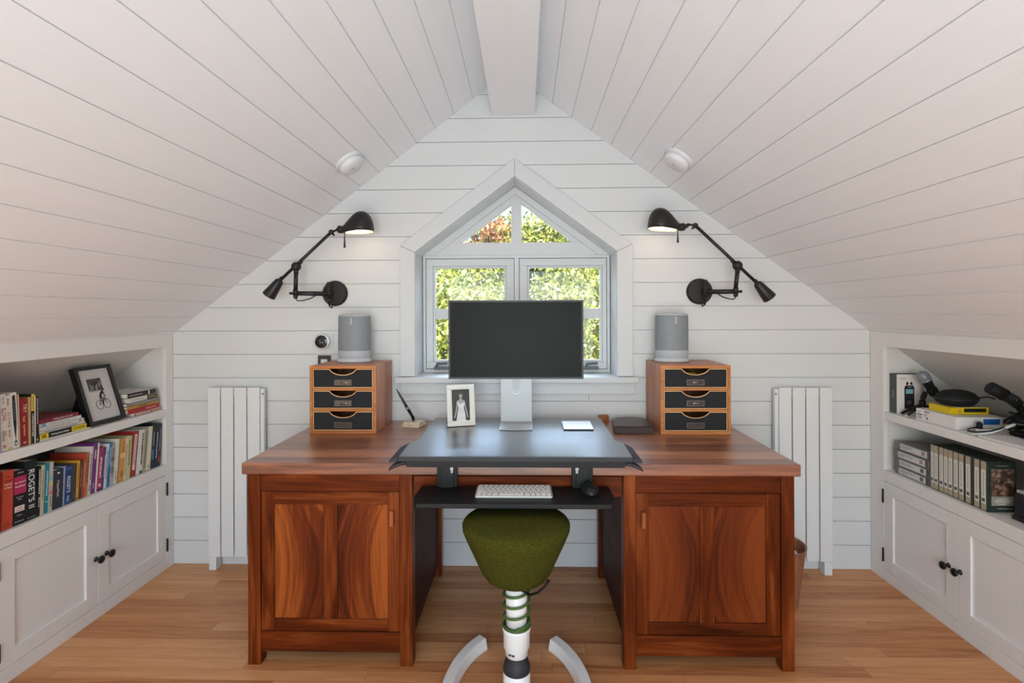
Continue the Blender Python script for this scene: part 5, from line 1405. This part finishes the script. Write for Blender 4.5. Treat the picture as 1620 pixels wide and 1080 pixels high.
k2 = thing('spare_keyboard', 'white keyboard lying along the front edge of the equipment shelf', 'keyboard', (1.823, 1.93, ZS))
m = MB(); m.box(1.7675, 1.880, 1.790, 2.068, ZS + .0002, ZS + .008); m.build('case', paint('d6d4d0', .4), k2, bevel=.002)
m = MB()
for r in range(6):
    for c in range(15):
        m.box(1.7715 + r * .0178, 1.7715 + r * .0178 + .0155, 1.7935 + c * .0181, 1.7935 + c * .0181 + .0156, ZS + .0081, ZS + .0098)
m.build('keys', paint('e4e2de', .5, var=.01), k2)
wc = thing('white_cable', 'white cord with a long plug looping in front of the white carton', 'cable', (1.80, 2.10, ZS))
m = MB(); m.tube([(1.836, 2.160, ZS + .0035), (1.800, 2.148, ZS + .0032), (1.776, 2.118, ZS + .0032), (1.773, 2.092, ZS + .006), (1.784, 2.066, ZS + .014), (1.811, 2.060, ZS + .0185), (1.838, 2.060, ZS + .026), (1.866, 2.060, ZS + .038)], .0028, 9); m.build('cord', WHITEPL, wc)
m = MB(); m.tube([(1.866, 2.060, ZS + .038), (1.870, 2.060, ZS + .040), (1.896, 2.060, ZS + .050), (1.904, 2.060, ZS + .052)], [.004, .0058, .0062, .004], 12); m.build('plug', WHITEPL, wc)
ca = thing('charger', 'white charging puck with a black knob and black cord beside the white cord', 'charger', (1.84, 2.15, ZS))
m = MB(); m.lathe([(1.0, .0002), (1.0, .008), (.9, .012), (.0001, .0125)], 28, (1.884, 2.162, ZS), .044, .020); m.build('puck', WHITEPL, ca)
m = MB(); m.cyl((1.8556, 2.163, ZS + .012), (1.8556, 2.163, ZS + .028), .0095, .0105); m.ball((1.8556, 2.163, ZS + .030), .0112, 14); m.build('knob', MATTE, ca)
m = MB(); m.tube([(1.848, 2.166, ZS + .018), (1.808, 2.160, ZS + .012), (1.787, 2.137, ZS + .010), (1.802, 2.115, ZS + .010), (1.85, 2.105, ZS + .016), (1.905, 2.112, ZS + .028)], .0026, 8); m.build('cord', BLACK, ca)
m = MB(); m.rbox(1.886, 1.930, 1.90, 2.030, ZS + .0002, ZS + .0085, .012)
tag(m.build('blue_folder', paint('1d4a86', .5), bevel=.001), 'small dark blue flat pouch behind the white keyboard', 'pouch')

# tape cases lying flat
ZD = .5413
def tape(i, z, dy, dx, label, rust):
    h = .0385
    t = thing('tape_case', label, 'tape case', (1.83, 2.44, z), group='grey tape cases lying in a stack')
    x0, y0, y1 = 1.785 + dx, 2.334 + dy, 2.545 + dy
    m = MB(); m.prism([(y0, z + .002), (y0 + .003, z + .0002), (y1 - .003, z + .0002), (y1, z + .002), (y1, z + h - .003), (y1 - .003, z + h - .0007), (y0 + .003, z + h - .0007), (y0, z + h - .003)], 'X', x0, x0 + .12)
    m.build('shell', paint('6f706e', .45, .4), t, bevel=.001)
    m = MB(); m.box(x0 - .0006, x0 - .0001, y0 + .020, y1 - .027, z + .0055, z + h - .006); lb = m.build('label', paint('c9c8c4', .5), t)
    m = MB(); rn = random.Random(i)
    for (zz, ln) in ((z + .025, rn.uniform(.06, .09)), (z + .020, rn.uniform(.05, .08)), (z + .0145, rn.uniform(.03, .07))):
        y = y1 - .034
        while y > y1 - .034 - ln:
            w_ = rn.uniform(.003, .008); m.box(x0 - .0009, x0 - .0006, y - w_, y, zz - .0012, zz + .0012); y -= w_ + .002
    m.build('label_lettering', paint('77777a', .5), lb)
    m = MB(); m.box(x0 - .0009, x0 - .0006, y0 + .032, y0 + .052, z + .011, z + .029); m.build('label_emblem', paint('a08478' if rust else '5f5f62', .5, var=.3), lb)
    m = MB(); m.box(x0 - .0004, x0, y0 + .0005, y0 + .016, z + .002, z + h - .003); m.build('end_grip', paint('4e4f4e', .5), t)
for i, (dy, dx, lb, rust) in enumerate(((.004, .001, 'grey tape case at the bottom of the stack on the lower equipment shelf', 0), (.0, .0, 'grey tape case second from the bottom of the stack', 0), (.003, -.002, 'grey tape case second from the top of the stack, with a rust emblem', 1), (-.004, .002, 'grey tape case on top of the stack, with a rust emblem', 1))):
    tape(i, ZD + i * .0388, dy, dx, lb, rust)

# upright green lecture cases
GRN = paint('2c3630', .4, .4, var=.06)
TANP = paint('a99b84', .5, .3, var=.08)
STRIP = paint('d2d0c8', .5, .3)
ys = [(2.3274, 2.3094), (2.3090, 2.2858), (2.2827, 2.2567), (2.2562, 2.2349), (2.2344, 2.2093), (2.2081, 2.1813), (2.1806, 2.1505), (2.1478, 2.1108), (2.1078, 2.0789), (2.0775, 2.0453)]
ords = ['first', 'second', 'third', 'fourth', 'fifth', 'sixth', 'seventh', 'eighth', 'ninth']
for i, (y1, y0) in enumerate(ys):
    lb = ('green disc case standing %s from the tape cases, white spine label' % ords[i]) if i < 9 else 'green disc case at the near end of the row, painting on its cover'
    t = thing('disc_case', lb, 'disc case', (1.84, (y0 + y1) / 2, ZD), group='green disc cases in a row')
    x0, x1 = 1.785, 1.894
    h = .195
    m = MB(); m.box(x0 + .0012, x1, y0 + .0004, y1 - .0004, ZD + .0002, ZD + h); m.build('case', GRN, t, bevel=.001)
    sp_ = min(.0225, (y1 - y0) * .92) / 2; yc = y0 + (.0005 + sp_) if (y1 - y0) < .030 else y1 - .001 - sp_
    yc = (y0 + y1) / 2 if (y1 - y0) < .028 else y1 - .0015 - sp_
    m = MB(); m.box(x0 + .0005, x0 + .0012, yc - sp_, yc + sp_, ZD + .004, ZD + h - .003); sb = m.build('spine_card', TANP, t)
    m = MB(); m.box(x0 + .0001, x0 + .0005, yc - sp_ * .86, yc + sp_ * .86, ZD + .028, ZD + h - .038)
    m.prism([(yc + sp_ * .86 * math.cos(R(a)), ZD + h - .038 + .004 * math.sin(R(a))) for a in range(0, 181, 30)], 'X', x0 + .0001, x0 + .0005)
    m.build('spine_label', STRIP, sb)
    m = MB(); rn = random.Random(i + 40); z = ZD + h - .045
    while z > ZD + .065:
        ln = rn.uniform(.003, .008); m.box(x0 - .0002, x0 + .0001, yc - sp_ * .16, yc + sp_ * .16, z - ln, z); z -= ln + .002
    m.build('spine_lettering', paint('8f8e88', .5), sb)
    m = MB(); m.box(x0 - .0002, x0 + .0001, yc - sp_ * .6, yc + sp_ * .6, ZD + .036, ZD + .049); m.build('spine_emblem', paint('55534f', .5, var=.3), sb)
    if i == 9:
        yy = y0 + .0004
        COV = NT('cover_painting')
        a_ = COV.noise(COV.coords((48, 48, 62)), 1.0, 3, .55, .3)
        COV.l(COV.ramp(a_, [(.3, srgb(34, 30, 28)), (.48, srgb(84, 66, 56)), (.6, srgb(150, 116, 96)), (.75, srgb(176, 160, 146))]), COV.b.inputs['Base Color']); COV.b.inputs['Roughness'].default_value = .35
        m = MB(); m.box(x0 + .014, x1 - .010, yy - .0006, yy, ZD + .062, ZD + h - .030); m.build('cover_picture', COV.m, t)
        m = MB(); m.box(x0 + .014, x1 - .010, yy - .0005, yy, ZD + .026, ZD + .0618); cw = m.build('cover_title_panel', paint('9a9488', .4), t)
        m = MB()
        for zz, xa_, xb_ in ((.052, .034, .078), (.045, .024, .088), (.039, .028, .084), (.032, .04, .07)):
            m.box(x0 + xa_, x0 + xb_, yy - .0008, yy - .0005, ZD + zz - .0014, ZD + zz + .0014)
        m.build('cover_lettering', paint('d8d4ca', .5), cw)
        m = MB(); m.box(x0 + .014, x1 - .010, yy - .0005, yy, ZD + h - .0298, ZD + h - .0285); m.box(x0 + .034, x1 - .03, yy - .0005, yy, ZD + h - .017, ZD + h - .0145); m.box(x0 + .036, x1 - .014, yy - .0005, yy, ZD + .0125, ZD + .0165)
        m.build('cover_rule', paint('8a8672', .4), t)
# dark boxes at the near end
z = ZD
for lb, hh, xa_, ya_, col, nm, cat in (('black slim box at the bottom of the dark pile beyond the disc cases', .016, 1.822, 1.988, '1e1d1f', 'slim_box', 'box'),
                                     ('dark grey slim box in the middle of the dark pile beyond the disc cases', .017, 1.834, 1.992, '2c2b2f', 'slim_box', 'box'),
                                     ('black deep box in the dark pile beyond the disc cases', .062, 1.838, 1.994, '242328', 'deep_box', 'box'),
                                     ('white booklet with black edge lying on top of the dark pile', .010, 1.852, 2.000, 'd8d5d0', 'booklet', 'booklet')):
    t = thing(nm, lb, cat, (xa_ + .07, 1.90, z))
    m = MB(); m.box(xa_, xa_ + .14, 1.79, ya_, z + .0002, z + hh - .0004); m.build('body', paint(col, .4, .4), t, bevel=.0012)
    m = MB(); m.box(xa_ - .0005, xa_, 1.80, ya_ - .01, z + hh * .42, z + hh * .56); m.build('edge_line', paint('0e0e0f' if col[0] != 'd' else '3a383c', .4), t)
    z += hh
